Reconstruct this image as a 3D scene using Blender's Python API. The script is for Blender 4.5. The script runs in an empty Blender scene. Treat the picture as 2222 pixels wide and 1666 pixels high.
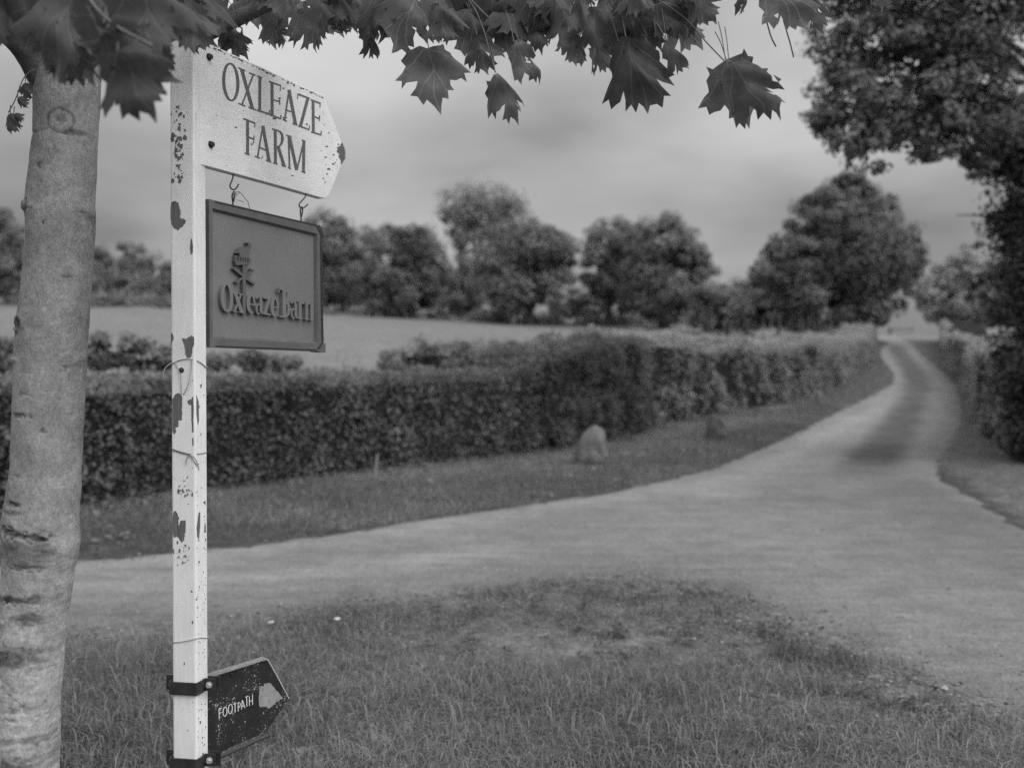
import bpy, bmesh, math, random
import numpy as np
from mathutils import Vector, Matrix
from mathutils.geometry import delaunay_2d_cdt

# ------------------------------------------------------------------ camera
S = bpy.context.scene
COL = S.collection
R = math.radians
rng = np.random.default_rng(7)
random.seed(7)
F = 2000.0            # focal length in pixels of the 2222 px wide frame
PITCH = R(0.75)       # looking slightly down
CX, CY = 1111.0, 796.0
EYE = 1.55
cam = bpy.data.cameras.new("camera"); camo = bpy.data.objects.new("camera", cam); COL.objects.link(camo)
camo.location = (0, 0, EYE); camo.rotation_euler = (R(90) - PITCH, 0, 0)
cam.sensor_width = 36; cam.lens = 36 * F / 2222; cam.shift_y = -(833 - CY) / 2222
cam.clip_start = 0.05; cam.clip_end = 3000
cam.dof.use_dof = True; cam.dof.focus_distance = 2.55; cam.dof.aperture_fstop = 2.0
S.camera = camo
S.view_settings.view_transform = 'Standard'; S.view_settings.look = 'None'
S.view_settings.exposure = 0.38; S.view_settings.gamma = 1.0
S.cycles.use_denoising = False; S.cycles.use_adaptive_sampling = False; S.cycles.use_light_tree = False     # the photograph itself is slightly grainy
S.cycles.max_bounces = 6; S.cycles.transparent_max_bounces = 6

# ------------------------------------------------------------------ world: overcast sky (the photograph is black and white)
SUN_EL, SUN_ROT = R(44), R(126)
W = bpy.data.worlds.new("World"); S.world = W; W.use_nodes = True
nt = W.node_tree; N = nt.nodes; L = nt.links; N.clear()
def nd(t, **k):
    n = N.new(t)
    for a, b in k.items(): setattr(n, a, b)
    return n
out = nd('ShaderNodeOutputWorld'); bg = nd('ShaderNodeBackground'); bg.inputs[1].default_value = 0.1
sky = nd('ShaderNodeTexSky', sky_type='NISHITA'); sky.sun_disc = False
sky.sun_elevation = SUN_EL; sky.sun_rotation = SUN_ROT; sky.air_density = 1.0; sky.dust_density = 2.0
bw = nd('ShaderNodeRGBToBW'); L.new(sky.outputs[0], bw.inputs[0])
tc = nd('ShaderNodeTexCoord'); sep = nd('ShaderNodeSeparateXYZ'); L.new(tc.outputs['Generated'], sep.inputs[0])
def M(op, a, b=None, c=None, clamp=False):
    m = nd('ShaderNodeMath', operation=op); m.use_clamp = clamp
    for i, v in enumerate((a, b, c)):
        if v is None: continue
        if isinstance(v, (int, float)): m.inputs[i].default_value = v
        else: L.new(v, m.inputs[i])
    return m.outputs[0]
zz = M('MAXIMUM', sep.outputs[2], 0.0)
den = M('ADD', zz, 0.26)
cmb = nd('ShaderNodeCombineXYZ'); L.new(M('DIVIDE', sep.outputs[0], den), cmb.inputs[0]); L.new(M('DIVIDE', sep.outputs[1], den), cmb.inputs[1])
cmb.inputs[2].default_value = 36.1
n1 = nd('ShaderNodeTexNoise'); n1.inputs['Scale'].default_value = 1.35; n1.inputs['Detail'].default_value = 4; n1.inputs['Roughness'].default_value = 0.47; n1.inputs['Distortion'].default_value = 0.15
L.new(cmb.outputs[0], n1.inputs['Vector'])
mr = nd('ShaderNodeMapRange'); mr.inputs['From Min'].default_value = 0.3; mr.inputs['From Max'].default_value = 0.7
mr.inputs['To Min'].default_value = 0.64; mr.inputs['To Max'].default_value = 1.28; L.new(n1.outputs[0], mr.inputs[0])
base = M('ADD', M('MULTIPLY', bw.outputs[0], 0.05), 3.95)           # thin blue showing through a thick even cloud
gain = M('ADD', 0.50, M('MULTIPLY', M('POWER', zz, 1.2), 2.2))      # an overcast sky is brightest overhead
dp = nd('ShaderNodeVectorMath', operation='DOT_PRODUCT'); L.new(tc.outputs['Generated'], dp.inputs[0])
dp.inputs[1].default_value = (math.sin(SUN_ROT) * math.cos(SUN_EL), math.cos(SUN_ROT) * math.cos(SUN_EL), math.sin(SUN_EL))
gain = M('MULTIPLY', gain, M('ADD', 1.0, M('MULTIPLY', M('POWER', M('MAXIMUM', dp.outputs['Value'], 0.0), 3.0), 2.2)))   # and brighter round the veiled sun
val = M('MULTIPLY', M('MULTIPLY', base, gain), mr.outputs[0])
L.new(val, bg.inputs[0]); L.new(bg.outputs[0], out.inputs[0])

sun = bpy.data.lights.new("sun", 'SUN'); suno = bpy.data.objects.new("sun", sun); COL.objects.link(suno)
sun.energy = 0.65; sun.angle = R(36); sun.color = (1, 1, 1)
sd = Vector((math.sin(SUN_ROT) * math.cos(SUN_EL), math.cos(SUN_ROT) * math.cos(SUN_EL), math.sin(SUN_EL)))
suno.rotation_euler = sd.to_track_quat('Z', 'Y').to_euler()
suno.location = sd * 50

# ------------------------------------------------------------------ pixel <-> place (used to read real positions off the photograph)
cp, sp = math.cos(PITCH), math.sin(PITCH)
def ray(x, y):
    a, c = (x - CX) / F, (CY - y) / F
    return np.array([a, cp + c * sp, c * cp - sp])
def P(x, y, Y):
    d = ray(x, y); t = Y / d[1]
    return np.array([d[0] * t, Y, EYE + d[2] * t])
def to_px(p):
    p = np.asarray(p, float); X = p[..., 0]; Y = p[..., 1]; Z = p[..., 2] - EYE
    dep = Y * cp - Z * sp; up = Z * cp + Y * sp
    return CX + F * X / dep, CY - F * up / dep

def sstep(a, b, x):
    t = np.clip((x - a) / (b - a), 0, 1); return t * t * (3 - 2 * t)
def T(X, Y):
    """height of the ground"""
    X = np.asarray(X, float); Y = np.asarray(Y, float)
    k = sstep(8, 18, X)
    Yc = np.minimum(Y, 66 * k + 98 * (1 - k))
    d = np.maximum(0, Yc - 12)
    b = 0.0014 * np.minimum(d, 24) ** 2 + 0.072 * np.maximum(0, d - 24)
    b = b * np.clip(1 - 0.0108 * (X - 5), 1, 1.42)
    return b - 0.02 * np.maximum(0, Y - (68 * k + 104 * (1 - k)))
def G(x, y):
    """where the ground is seen at this pixel"""
    d = ray(x, y); lo, hi = 0.5, 160.0
    prev = lo
    for s in np.geomspace(lo, hi, 400):
        if EYE + d[2] * s / d[1] < T(d[0] * s / d[1], s):
            a, b = prev, s
            for _ in range(40):
                m = (a + b) / 2
                if EYE + d[2] * m / d[1] < T(d[0] * m / d[1], m): b = m
                else: a = m
            Y = (a + b) / 2
            return np.array([d[0] * Y / d[1], Y, EYE + d[2] * Y / d[1]])
        prev = s
    return P(x, y, 66)
def on_ground(X, Y, h=0.0): return np.array([X, Y, float(T(X, Y)) + h])

_tab = rng.random((256, 256))
def vnoise(x, y, s=1.0):
    x = np.asarray(x, float) * s + 1000; y = np.asarray(y, float) * s + 1000
    xi = np.floor(x).astype(int); yi = np.floor(y).astype(int); fx = x - xi; fy = y - yi
    fx = fx * fx * (3 - 2 * fx); fy = fy * fy * (3 - 2 * fy)
    g = lambda a, b: _tab[a % 256, b % 256]
    return (g(xi, yi) * (1 - fx) + g(xi + 1, yi) * fx) * (1 - fy) + (g(xi, yi + 1) * (1 - fx) + g(xi + 1, yi + 1) * fx) * fy
def fbm(x, y, s=1.0):
    return (vnoise(x, y, s) + 0.5 * vnoise(x + 31, y, 2 * s) + 0.25 * vnoise(x, y + 57, 4 * s)) / 1.75

# ------------------------------------------------------------------ materials (grey: the photograph has no colour)
def newmat(name):
    m = bpy.data.materials.new(name); m.use_nodes = True
    t = m.node_tree; b = t.nodes['Principled BSDF']
    return m, t, b
class NT:
    """tiny node helper for one material"""
    def __init__(s, name):
        s.m, s.t, s.b = newmat(name)
    def n(s, typ, **k):
        x = s.t.nodes.new(typ)
        for a, v in k.items(): setattr(x, a, v)
        return x
    def l(s, a, b): s.t.links.new(a, b)
    def coord(s, scale=(1, 1, 1), kind='Object'):
        c = s.n('ShaderNodeTexCoord'); mp = s.n('ShaderNodeMapping'); mp.inputs['Scale'].default_value = scale
        s.l(c.outputs[kind], mp.inputs[0]); return mp.outputs[0]
    def noise(s, scale, detail=4, rough=0.55, vec=None, dist=0):
        x = s.n('ShaderNodeTexNoise'); x.inputs['Scale'].default_value = scale; x.inputs['Detail'].default_value = detail
        x.inputs['Roughness'].default_value = rough; x.inputs['Distortion'].default_value = dist
        if vec is not None: s.l(vec, x.inputs['Vector'])
        return x.outputs[0]
    def ramp(s, v, a, b, lo, hi):
        x = s.n('ShaderNodeMapRange'); x.inputs['From Min'].default_value = a; x.inputs['From Max'].default_value = b
        x.inputs['To Min'].default_value = lo; x.inputs['To Max'].default_value = hi; s.l(v, x.inputs[0]); return x.outputs[0]
    def math(s, op, a, b=None, clamp=False):
        x = s.n('ShaderNodeMath', operation=op); x.use_clamp = clamp
        for i, v in enumerate((a, b)):
            if v is None: continue
            if isinstance(v, (int, float)): x.inputs[i].default_value = v
            else: s.l(v, x.inputs[i])
        return x.outputs[0]
    def mix(s, f, a, b):
        x = s.n('ShaderNodeMix', data_type='FLOAT')
        for sock, v in ((x.inputs[0], f), (x.inputs[2], a), (x.inputs[3], b)):
            if isinstance(v, (int, float)): sock.default_value = v
            else: s.l(v, sock)
        return x.outputs[0]
    def attr(s, name):
        x = s.n('ShaderNodeAttribute'); x.attribute_name = name; return x.outputs['Fac']
    def col(s, v):
        s.l(v, s.b.inputs['Base Color']); return s
    def rough(s, r, spec=0.3):
        if isinstance(r, (int, float)): s.b.inputs['Roughness'].default_value = r
        else: s.l(r, s.b.inputs['Roughness'])
        s.b.inputs['Specular IOR Level'].default_value = spec
        return s
    def bump(s, h, strength=0.5, dist=0.01):
        x = s.n('ShaderNodeBump'); x.inputs['Strength'].default_value = strength; x.inputs['Distance'].default_value = dist
        s.l(h, x.inputs['Height']); s.l(x.outputs[0], s.b.inputs['Normal']); return s

def plain(name, lo, hi, scale=8, rough=0.6, bump=0.2, bdist=0.003, spec=0.3, vec=(1, 1, 1)):
    k = NT(name); v = k.coord(vec); a = k.noise(scale, 5, 0.6, v)
    k.col(k.ramp(a, 0.3, 0.7, lo, hi)).rough(rough, spec)
    if bump: k.bump(k.noise(scale * 4, 4, 0.6, v), bump, bdist)
    return k.m

def leaf_mat(name, albedo, transl=0.3, rough=0.5, spec=0.25):
    """foliage: each leaf has its own tone (attribute 'v'), a little light passes through"""
    k = NT(name); v = k.attr('v')
    c = k.math('MULTIPLY', k.ramp(v, 0, 1, 0.45, 1.55), albedo)
    k.col(c).rough(rough, spec)
    tr = k.n('ShaderNodeBsdfTranslucent'); k.l(k.math('MULTIPLY', c, 1.2), tr.inputs[0])
    mx = k.n('ShaderNodeMixShader'); mx.inputs[0].default_value = transl
    k.l(k.b.outputs[0], mx.inputs[1]); k.l(tr.outputs[0], mx.inputs[2])
    k.l(mx.outputs[0], k.t.nodes['Material Output'].inputs[0])
    return k.m

def paint_mat(name, alb, speck=0.5, seed=0.0, grain=(60, 60, 5), streak=0.5):
    """old white paint on wood: fine specks of bare wood, grey weathering along the grain"""
    k = NT(name)
    c = k.coord((1, 1, 1)); g = k.coord(grain)
    dirt = k.ramp(k.noise(6, 5, 0.6, c), 0.25, 0.75, 0.86, 1.06)
    gr = k.ramp(k.noise(3.0, 3, 0.6, g), 0.3, 0.62, 1 - 0.16 * streak, 1.0)
    sp1 = k.noise(260, 2, 0.5, c); zone = k.noise(9, 3, 0.6, c)
    m1 = k.ramp(k.math('ADD', k.math('MULTIPLY', sp1, 0.62), k.math('MULTIPLY', zone, 0.38)), 0.665 - 0.03 * speck, 0.69 - 0.03 * speck, 0, 1)
    sp2 = k.noise(70, 3, 0.6, k.coord((1, 1, 0.35)))
    m2 = k.ramp(k.math('ADD', k.math('MULTIPLY', sp2, 0.6), k.math('MULTIPLY', zone, 0.4)), 0.70 - 0.03 * speck, 0.715 - 0.03 * speck, 0, 1)
    m = k.math('MAXIMUM', m1, m2, clamp=True)
    p = k.math('MULTIPLY', k.math('MULTIPLY', dirt, gr), alb)
    k.col(k.mix(m, p, 0.13)).rough(0.45, 0.35)
    k.bump(k.math('SUBTRACT', k.noise(2.0, 3, 0.5, g), m), 0.35, 0.0012)
    return k.m

# ------------------------------------------------------------------ mesh builder
class MB:
    def __init__(s): s.v = []; s.f = []; s.m = []; s.nv = 0; s.a = []; s.uv = None
    def add(s, verts, faces, mi=0, a=0.5):
        verts = np.asarray(verts, float).reshape(-1, 3); faces = np.asarray(faces, int)
        s.v.append(verts); s.f.append(faces + s.nv); s.m.append(np.full(len(faces), mi)); s.nv += len(verts)
        s.a.append(np.broadcast_to(np.asarray(a, float), (len(verts),)) if np.ndim(a) == 0 else np.asarray(a, float))
        return s
    def ngon(s, pts, mi=0, a=0.5):
        return s.add(pts, [list(range(len(pts)))], mi, a)
    def box(s, c, ax, ay, az, hx, hy, hz, mi=0, a=0.5):
        c, ax, ay, az = (np.asarray(q, float) for q in (c, ax, ay, az))
        v = [c + ax * hx * i + ay * hy * j + az * hz * k for k in (-1, 1) for j in (-1, 1) for i in (-1, 1)]
        f = [(0, 2, 3, 1), (4, 5, 7, 6), (0, 1, 5, 4), (2, 6, 7, 3), (0, 4, 6, 2), (1, 3, 7, 5)]
        return s.add(v, f, mi, a)
    def prism(s, front, back, mi=0, a=0.5):
        """front / back: matching outlines"""
        n = len(front); s.add(list(front) + list(back), np.zeros((0, 4), int), mi, a); o = s.nv - 2 * n
        s.f.append(np.array([list(range(o, o + n))])); s.m.append(np.array([mi]))
        s.f.append(np.array([list(range(o + 2 * n - 1, o + n - 1, -1))])); s.m.append(np.array([mi]))
        q = [[o + i, o + n + i, o + n + (i + 1) % n, o + (i + 1) % n] for i in range(n)]
        s.f.append(np.array(q)); s.m.append(np.full(n, mi)); return s
    def tube(s, pts, rad, seg=8, mi=0, a=0.5, caps=True):
        pts = np.asarray(pts, float); n = len(pts); rad = np.broadcast_to(rad, (n,))
        tg = np.gradient(pts, axis=0); tg /= np.linalg.norm(tg, axis=1)[:, None] + 1e-12
        up = np.array([0.31, 0.27, 0.91]) if abs(tg[0] @ np.array([0.31, 0.27, 0.91])) < 0.9 else np.array([1.0, 0, 0])
        u = np.cross(tg[0], up); u /= np.linalg.norm(u); vs = []
        for i in range(n):
            u = u - tg[i] * (u @ tg[i]); u /= np.linalg.norm(u); w = np.cross(tg[i], u)
            th = np.linspace(0, 2 * np.pi, seg, endpoint=False)
            vs.append(pts[i] + rad[i] * (np.cos(th)[:, None] * u + np.sin(th)[:, None] * w))
        q = [[i * seg + j, i * seg + (j + 1) % seg, (i + 1) * seg + (j + 1) % seg, (i + 1) * seg + j] for i in range(n - 1) for j in range(seg)]
        s.add(np.concatenate(vs), q, mi, a)
        if caps:
            o = s.nv - n * seg
            s.f.append(np.array([[o + j for j in range(seg)][::-1]])); s.m.append(np.array([mi]))
            s.f.append(np.array([[o + (n - 1) * seg + j for j in range(seg)]])); s.m.append(np.array([mi]))
        return s
    def build(s, name, mats, parent=None, smooth=False, uv=None):
        me = bpy.data.meshes.new(name)
        V = np.concatenate(s.v) if s.v else np.zeros((0, 3))
        off = np.zeros(3)
        if parent is not None: off = np.array(parent.matrix_world.translation if False else WORLD[parent.name])
        V = V - off
        me.vertices.add(len(V)); me.vertices.foreach_set('co', V.astype(np.float32).ravel())
        lo = []; tot = []
        for f in s.f:
            if len(f) == 0: continue
            lo.append(f.ravel()); tot.append(np.full(len(f), f.shape[1]))
        lo = np.concatenate(lo); tot = np.concatenate(tot)
        me.loops.add(len(lo)); me.loops.foreach_set('vertex_index', lo.astype(np.int32))
        me.polygons.add(len(tot)); st = np.concatenate([[0], np.cumsum(tot)[:-1]])
        me.polygons.foreach_set('loop_start', st.astype(np.int32)); me.polygons.foreach_set('loop_total', tot.astype(np.int32))
        mi = np.concatenate([q for q, f in zip(s.m, s.f) if len(f)])
        me.polygons.foreach_set('material_index', mi.astype(np.int32))
        me.polygons.foreach_set('use_smooth', np.full(len(tot), smooth))
        at = me.attributes.new('v', 'FLOAT', 'POINT'); at.data.foreach_set('value', np.concatenate(s.a).astype(np.float32))
        if uv is not None:
            ul = me.uv_layers.new(name='leaf'); ul.data.foreach_set('uv', uv[lo].astype(np.float32).ravel())
        me.update(calc_edges=True); me.validate()
        for m in (mats if isinstance(mats, (list, tuple)) else [mats]): me.materials.append(m)
        o = bpy.data.objects.new(name, me); COL.objects.link(o); WORLD[o.name] = off if parent is not None else np.zeros(3)
        if parent is not None: o.parent = parent
        return o
WORLD = {}
def root(name, loc, label, cat, group=None):
    o = bpy.data.objects.new(name, None); COL.objects.link(o); o.location = loc; o.empty_display_size = 0.1
    WORLD[o.name] = np.array(loc, float); tag(o, label, cat, group); return o
def tag(o, label=None, cat=None, group=None, kind=None):
    if label: o['label'] = label
    if cat: o['category'] = cat
    if group: o['group'] = group
    if kind: o['kind'] = kind
    return o
def bevel(o, w, seg=2):
    b = o.modifiers.new('bevel', 'BEVEL'); b.width = w; b.segments = seg; b.limit_method = 'ANGLE'; b.angle_limit = R(40)
    return o

# ------------------------------------------------------------------ ground, lane
def poly_px(pts): return np.array([G(x, y)[:2] for x, y in pts])
LEFT_EDGE = [(-700, 1290), (-300, 1245), (0, 1222), (160, 1212), (330, 1198), (500, 1181), (700, 1158), (900, 1127), (1050, 1104), (1200, 1085), (1350, 1060), (1450, 1036), (1549, 1012), (1640, 976), (1720, 938), (1790, 903), (1838, 882), (1890, 856), (1925, 838), (1938, 822), (1933, 803), (1912, 780), (1907, 765), (1915, 752), (1930, 745)]
RIGHT_EDGE = [(1985, 746), (1990, 762), (2034, 793), (2076, 830), (2096, 872), (2094, 912), (2080, 945), (2062, 975), (2045, 1010), (2055, 1042), (2110, 1070), (2222, 1135), (2420, 1260), (2700, 1420)]
ISLAND = [(2500, 1700), (2300, 1600), (2222, 1562), (2120, 1530), (2030, 1497), (1960, 1460), (1900, 1425), (1840, 1395), (1760, 1368), (1680, 1335), (1600, 1300), (1520, 1272), (1430, 1258), (1300, 1254), (1180, 1264), (1050, 1290), (900, 1305), (700, 1318), (560, 1340), (400, 1372), (150, 1392), (0, 1402), (-300, 1425), (-700, 1460)]
le, re_, isl = poly_px(LEFT_EDGE), poly_px(RIGHT_EDGE), poly_px(ISLAND)
def densify(p, step):
    o = []
    for a, b in zip(p[:-1], p[1:]):
        n = max(1, int(np.linalg.norm(b - a) / step)); o += [a + (b - a) * i / n for i in range(n)]
    o.append(p[-1]); return np.array(o)
def smooth_line(p, it=2):
    for _ in range(it):
        q = [p[0]]
        for a, b in zip(p[:-1], p[1:]): q += [a * .75 + b * .25, a * .25 + b * .75]
        q.append(p[-1]); p = np.array(q)
    return p
def dist_line(X, Y, line):
    d = np.full(np.shape(X), 1e9)
    for a, b in zip(line[:-1], line[1:]):
        ab = b - a; t = np.clip(((X - a[0]) * ab[0] + (Y - a[1]) * ab[1]) / (ab @ ab + 1e-9), 0, 1)
        d = np.minimum(d, np.hypot(X - a[0] - t * ab[0], Y - a[1] - t * ab[1]))
    return d
def inside(X, Y, poly):
    r = np.zeros(np.shape(X), bool); n = len(poly)
    for i in range(n):
        x1, y1 = poly[i]; x2, y2 = poly[(i + 1) % n]
        if y1 == y2: continue
        c = ((y1 > Y) != (y2 > Y)) & (X < (x2 - x1) * (Y - y1) / (y2 - y1) + x1); r ^= c
    return r
les, res, isls = smooth_line(le), smooth_line(re_), smooth_line(isl)
far = np.array([[27.6, 75], [29.6, 75]])
ROAD = np.concatenate([les, far, res, isls])

# terrain sheet
xs = np.unique(np.concatenate([-np.geomspace(9, 900, 45), np.linspace(-9, 14, 116), np.geomspace(14.3, 900, 60)]))
ys = np.unique(np.concatenate([-np.geomspace(1, 300, 16), np.linspace(0, 24, 121), np.geomspace(24.3, 110, 90), np.geomspace(113, 1500, 25)]))
XX, YY = np.meshgrid(xs, ys); ZZ = T(XX, YY) - 0.003
ledge = dist_line(XX, YY, np.concatenate([ROAD, ROAD[:1]]))
micro = (fbm(XX, YY, 1.7) - 0.5) * 0.03 * (1 - sstep(20, 40, YY)) * sstep(.2, .9, ledge)
inr = inside(XX, YY, ROAD)
ZZ = ZZ + np.where(inr, -.03 * sstep(.5, 1.0, ledge), micro * np.where(np.abs(YY) < 40, 1, 0))
verge_d = dist_line(XX, YY, les)
fieldness = sstep(0.8, 1.6, verge_d) * (YY > 9)
alb = 0.05 + 0.10 * fieldness * (.86 + .28 * fbm(XX * .06, YY * .12, 1.0)) * sstep(10, 14, YY - 0.35 * XX)
def bare(X, Y):
    px, py = to_px(np.stack([X, Y, T(X, Y)], -1))
    b = np.exp(-(((px - 1500) / 520) ** 2 + ((py - 1345) / 85) ** 2)) + 0.9 * np.exp(-(((px - 1980) / 190) ** 2 + ((py - 1520) / 55) ** 2)) + .6 * np.exp(-(((px - 1300) / 420) ** 2 + ((py - 1400) / 45) ** 2))
    return np.clip(b * 1.15, 0, 1) * (Y > 2)
ed = np.exp(-(dist_line(XX, YY, isls) / .35) ** 2)
alb = np.where((YY < 6.9) & (verge_d > .8), 0.06 + .06 * np.clip(np.maximum(bare(XX, YY), ed), 0, 1) * (.6 + .8 * fbm(XX, YY, 3.3)), alb)
alb = np.where((XX > 8.6) & (XX < 40) & (YY < 60), 0.085, alb)
alb = np.where((XX > 4) & (YY < 20) & (XX > 4 + .3 * (YY - 6)), 0.10, alb)
nx, ny = len(xs), len(ys)
idx = np.arange(nx * ny).reshape(ny, nx)
q = np.stack([idx[:-1, :-1], idx[:-1, 1:], idx[1:, 1:], idx[1:, :-1]], -1).reshape(-1, 4)
k = NT('ground_earth'); c = k.coord()
a = k.noise(1.3, 5, 0.6, c); b = k.noise(24, 4, 0.65, c)
k.col(k.math('MULTIPLY', k.math('MULTIPLY', k.attr('v'), k.ramp(a, .3, .7, .8, 1.2)), k.math('MULTIPLY', k.ramp(b, .3, .7, .65, 1.4), k.ramp(k.noise(7, 4, .6, c), .35, .65, .7, 1.3)))).rough(0.95, 0.1)
k.bump(b, 0.6, 0.02); GROUND_M = k.m
mb = MB(); mb.add(np.stack([XX, YY, ZZ], -1), q, 0, alb.ravel()); g = mb.build('ground', GROUND_M, smooth=True); tag(g, kind='structure')

# lane sheet
gx, gy = np.meshgrid(np.arange(-9, 12, .22), np.arange(2, 24, .22)); gx = gx + rng.uniform(-.06, .06, gx.shape)
gx2, gy2 = np.meshgrid(np.arange(4, 32, .2), np.arange(24, 75, .5))
pts = np.concatenate([np.stack([gx.ravel(), gy.ravel()], 1), np.stack([gx2.ravel(), gy2.ravel()], 1)])
pts = pts[inside(pts[:, 0], pts[:, 1], ROAD)]
bd = densify(np.concatenate([ROAD, ROAD[:1]]), 0.12)[:-1]
ndl = (vnoise(bd[:, 0], bd[:, 1], 3.1) - .5) * .16 + (vnoise(bd[:, 0], bd[:, 1], 9.1) - .5) * .07
bd = bd + ndl[:, None] * np.array([0.5, 0.85])
pts = pts[dist_line(pts[:, 0], pts[:, 1], np.concatenate([bd, bd[:1]])[::4]) > 0.12]
allp = np.concatenate([bd, pts])
v2, e2, f2, *_ = delaunay_2d_cdt([Vector(p) for p in allp], [], [list(range(len(bd)))], 1, 1e-5)
v2 = np.array([(p.x, p.y) for p in v2]); f2 = np.array([f for f in f2 if len(f) == 3])
rx, ry = v2[:, 0], v2[:, 1]
# worn tones of the surface: mossy middle of the lane, pale gravel in the wheel tracks
mid = smooth_line(poly_px([(1850, 1050), (1880, 1012), (1898, 994), (1950, 920), (1980, 868), (1996, 823), (1967, 786), (1950, 763), (1948, 752)]))
tr1 = smooth_line(poly_px([(150, 1275), (400, 1262), (650, 1243), (900, 1215), (1100, 1190)]))
tr2 = smooth_line(poly_px([(160, 1232), (500, 1200), (900, 1150), (1200, 1105), (1450, 1062), (1650, 1012), (1760, 950), (1850, 905)]))
tr3 = smooth_line(poly_px([(1550, 1065), (1640, 1025), (1720, 985), (1830, 930), (1910, 875), (1968, 835)]))
edge = smooth_line(poly_px([(2050, 1040), (2130, 1090), (2230, 1145)]))
wob = (fbm(rx, ry, 1.3) - .5)
tone = 0.15 + 0.05 * wob * (1 - .6 * sstep(10, 14, ry)) + .03 * (fbm(rx * .6, ry * 2.5, 2.1) - .5)
tone -= 0.1 * (1 - sstep(.25, .52, dist_line(rx, ry, mid) + .15 * (fbm(rx, ry * .5, 1.5) - .5))) * sstep(11, 14, ry)
tone += .03 * sstep(14, 17, ry)
tone -= .035 * np.exp(-((dist_line(rx, ry, les) - .45) / .22) ** 2) * sstep(10, 12, ry)
for t_, w_, g_ in ((tr1, .16, .07), (tr2, .22, .06), (tr3, .35, .04), (edge, .14, .07)):
    tone += g_ * np.exp(-(dist_line(rx, ry, t_) / w_) ** 2) * (.45 + .5 * fbm(rx, ry * .6, .6))
disl = dist_line(rx, ry, isls)
tone -= 0.06 * np.exp(-(disl / .45) ** 2) * fbm(rx, ry, 2.3) * 1.4
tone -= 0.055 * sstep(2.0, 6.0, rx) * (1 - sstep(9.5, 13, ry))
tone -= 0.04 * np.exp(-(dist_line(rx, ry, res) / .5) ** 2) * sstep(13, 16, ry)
k = NT('gravel_lane'); c = k.coord()
b = k.noise(55, 5, 0.7, c); a = k.noise(3.5, 4, 0.6, c); vo = k.n('ShaderNodeTexVoronoi'); vo.inputs['Scale'].default_value = 70; k.l(c, vo.inputs['Vector'])
st = k.noise(1.0, 5, .62, k.coord((1.1, 7, 1))); k.b.label = ''
k.col(k.math('MULTIPLY', k.math('MULTIPLY', k.attr('v'), k.math('MULTIPLY', k.ramp(a, .3, .7, .86, 1.14), k.ramp(st, .3, .7, .84, 1.16))), k.math('MULTIPLY', k.ramp(b, .3, .7, .62, 1.42), k.ramp(k.noise(16, 4, .65, c), .3, .7, .85, 1.15)))).rough(0.9, 0.2)
k.bump(k.math('ADD', b, vo.outputs['Distance']), 0.5, 0.008)
rz = T(rx, ry) + 0.004 + 0.004 * wob; rz[:len(bd)] -= .012     # the edge sinks into the verge
mb = MB(); mb.add(np.stack([rx, ry, rz], -1), f2, 0, tone)
o = mb.build('lane', k.m, smooth=True); tag(o, kind='structure')

def cards(mb, p, size, nrm, tone, mi=0, asp=.62):
    """kite-shaped leaves, folded a little on the midrib"""
    n = len(p); nrm = nrm / (np.linalg.norm(nrm, axis=1)[:, None] + 1e-9)
    r = rng.normal(size=(n, 3)); d = np.cross(nrm, r); d /= np.linalg.norm(d, axis=1)[:, None] + 1e-9
    s = np.cross(nrm, d); sz = size[:, None]
    b = p - d * sz * .5; t = p + d * sz * .5; m = p - d * sz * .05
    l = m + s * sz * asp * .5 + nrm * sz * .1; q = m - s * sz * asp * .5 + nrm * sz * .1
    V = np.stack([b, q, t, l], 1).reshape(-1, 3); o = np.arange(n)[:, None] * 4
    mb.add(V, np.concatenate([o + np.array([0, 1, 2]), o + np.array([0, 2, 3])]), mi, np.repeat(tone, 4))
# loose gravel
def gravel(name, label, X, Y, r, tone):
    n = len(X); base = np.array([[1, 0, 0], [.3, .9, .1], [-.8, .5, 0], [-.7, -.6, .05], [.4, -.9, 0], [.05, .1, .7]])
    th = rng.uniform(0, 6.28, n); c_, s_ = np.cos(th), np.sin(th); j = base[None] * rng.uniform(.7, 1.2, (n, 6, 1)) * r[:, None, None]
    V = np.stack([j[..., 0] * c_[:, None] - j[..., 1] * s_[:, None] + X[:, None], j[..., 0] * s_[:, None] + j[..., 1] * c_[:, None] + Y[:, None], j[..., 2] + (T(X, Y) + .003)[:, None]], -1)
    f = np.array([[0, 1, 5], [1, 2, 5], [2, 3, 5], [3, 4, 5], [4, 0, 5]]); q = (np.arange(n)[:, None, None] * 6 + f).reshape(-1, 3)
    k = NT('loose_stone'); k.col(k.math('MULTIPLY', k.attr('v'), 1.0)).rough(.9, .2)
    mb = MB(); mb.add(V.reshape(-1, 3), q, 0, np.repeat(tone, 6)); tag(mb.build(name, k.m), label, 'gravel', kind='stuff')
i_ = rng.integers(0, len(isls) - 1, 9000); f_ = rng.random(9000)[:, None]; p_ = isls[i_] * (1 - f_) + isls[i_ + 1] * f_ + rng.normal(0, 1, (9000, 2)) * np.array([.45, .35])
p2_ = np.stack([rng.uniform(-6, 7, 9000), rng.uniform(4.5, 13, 9000)], 1); p_ = np.concatenate([p_, p2_[inside(p2_[:, 0], p2_[:, 1], ROAD)]]); p_ = p_[np.abs(p_[:, 0]) < 7.5]
gravel('gravel', 'loose chippings scattered over the lane and round the tip of the grass island', p_[:, 0], p_[:, 1], rng.gamma(3, .0017, len(p_)) + .0015, np.clip(rng.normal(.14, .06, len(p_)), .04, .4))

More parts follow.
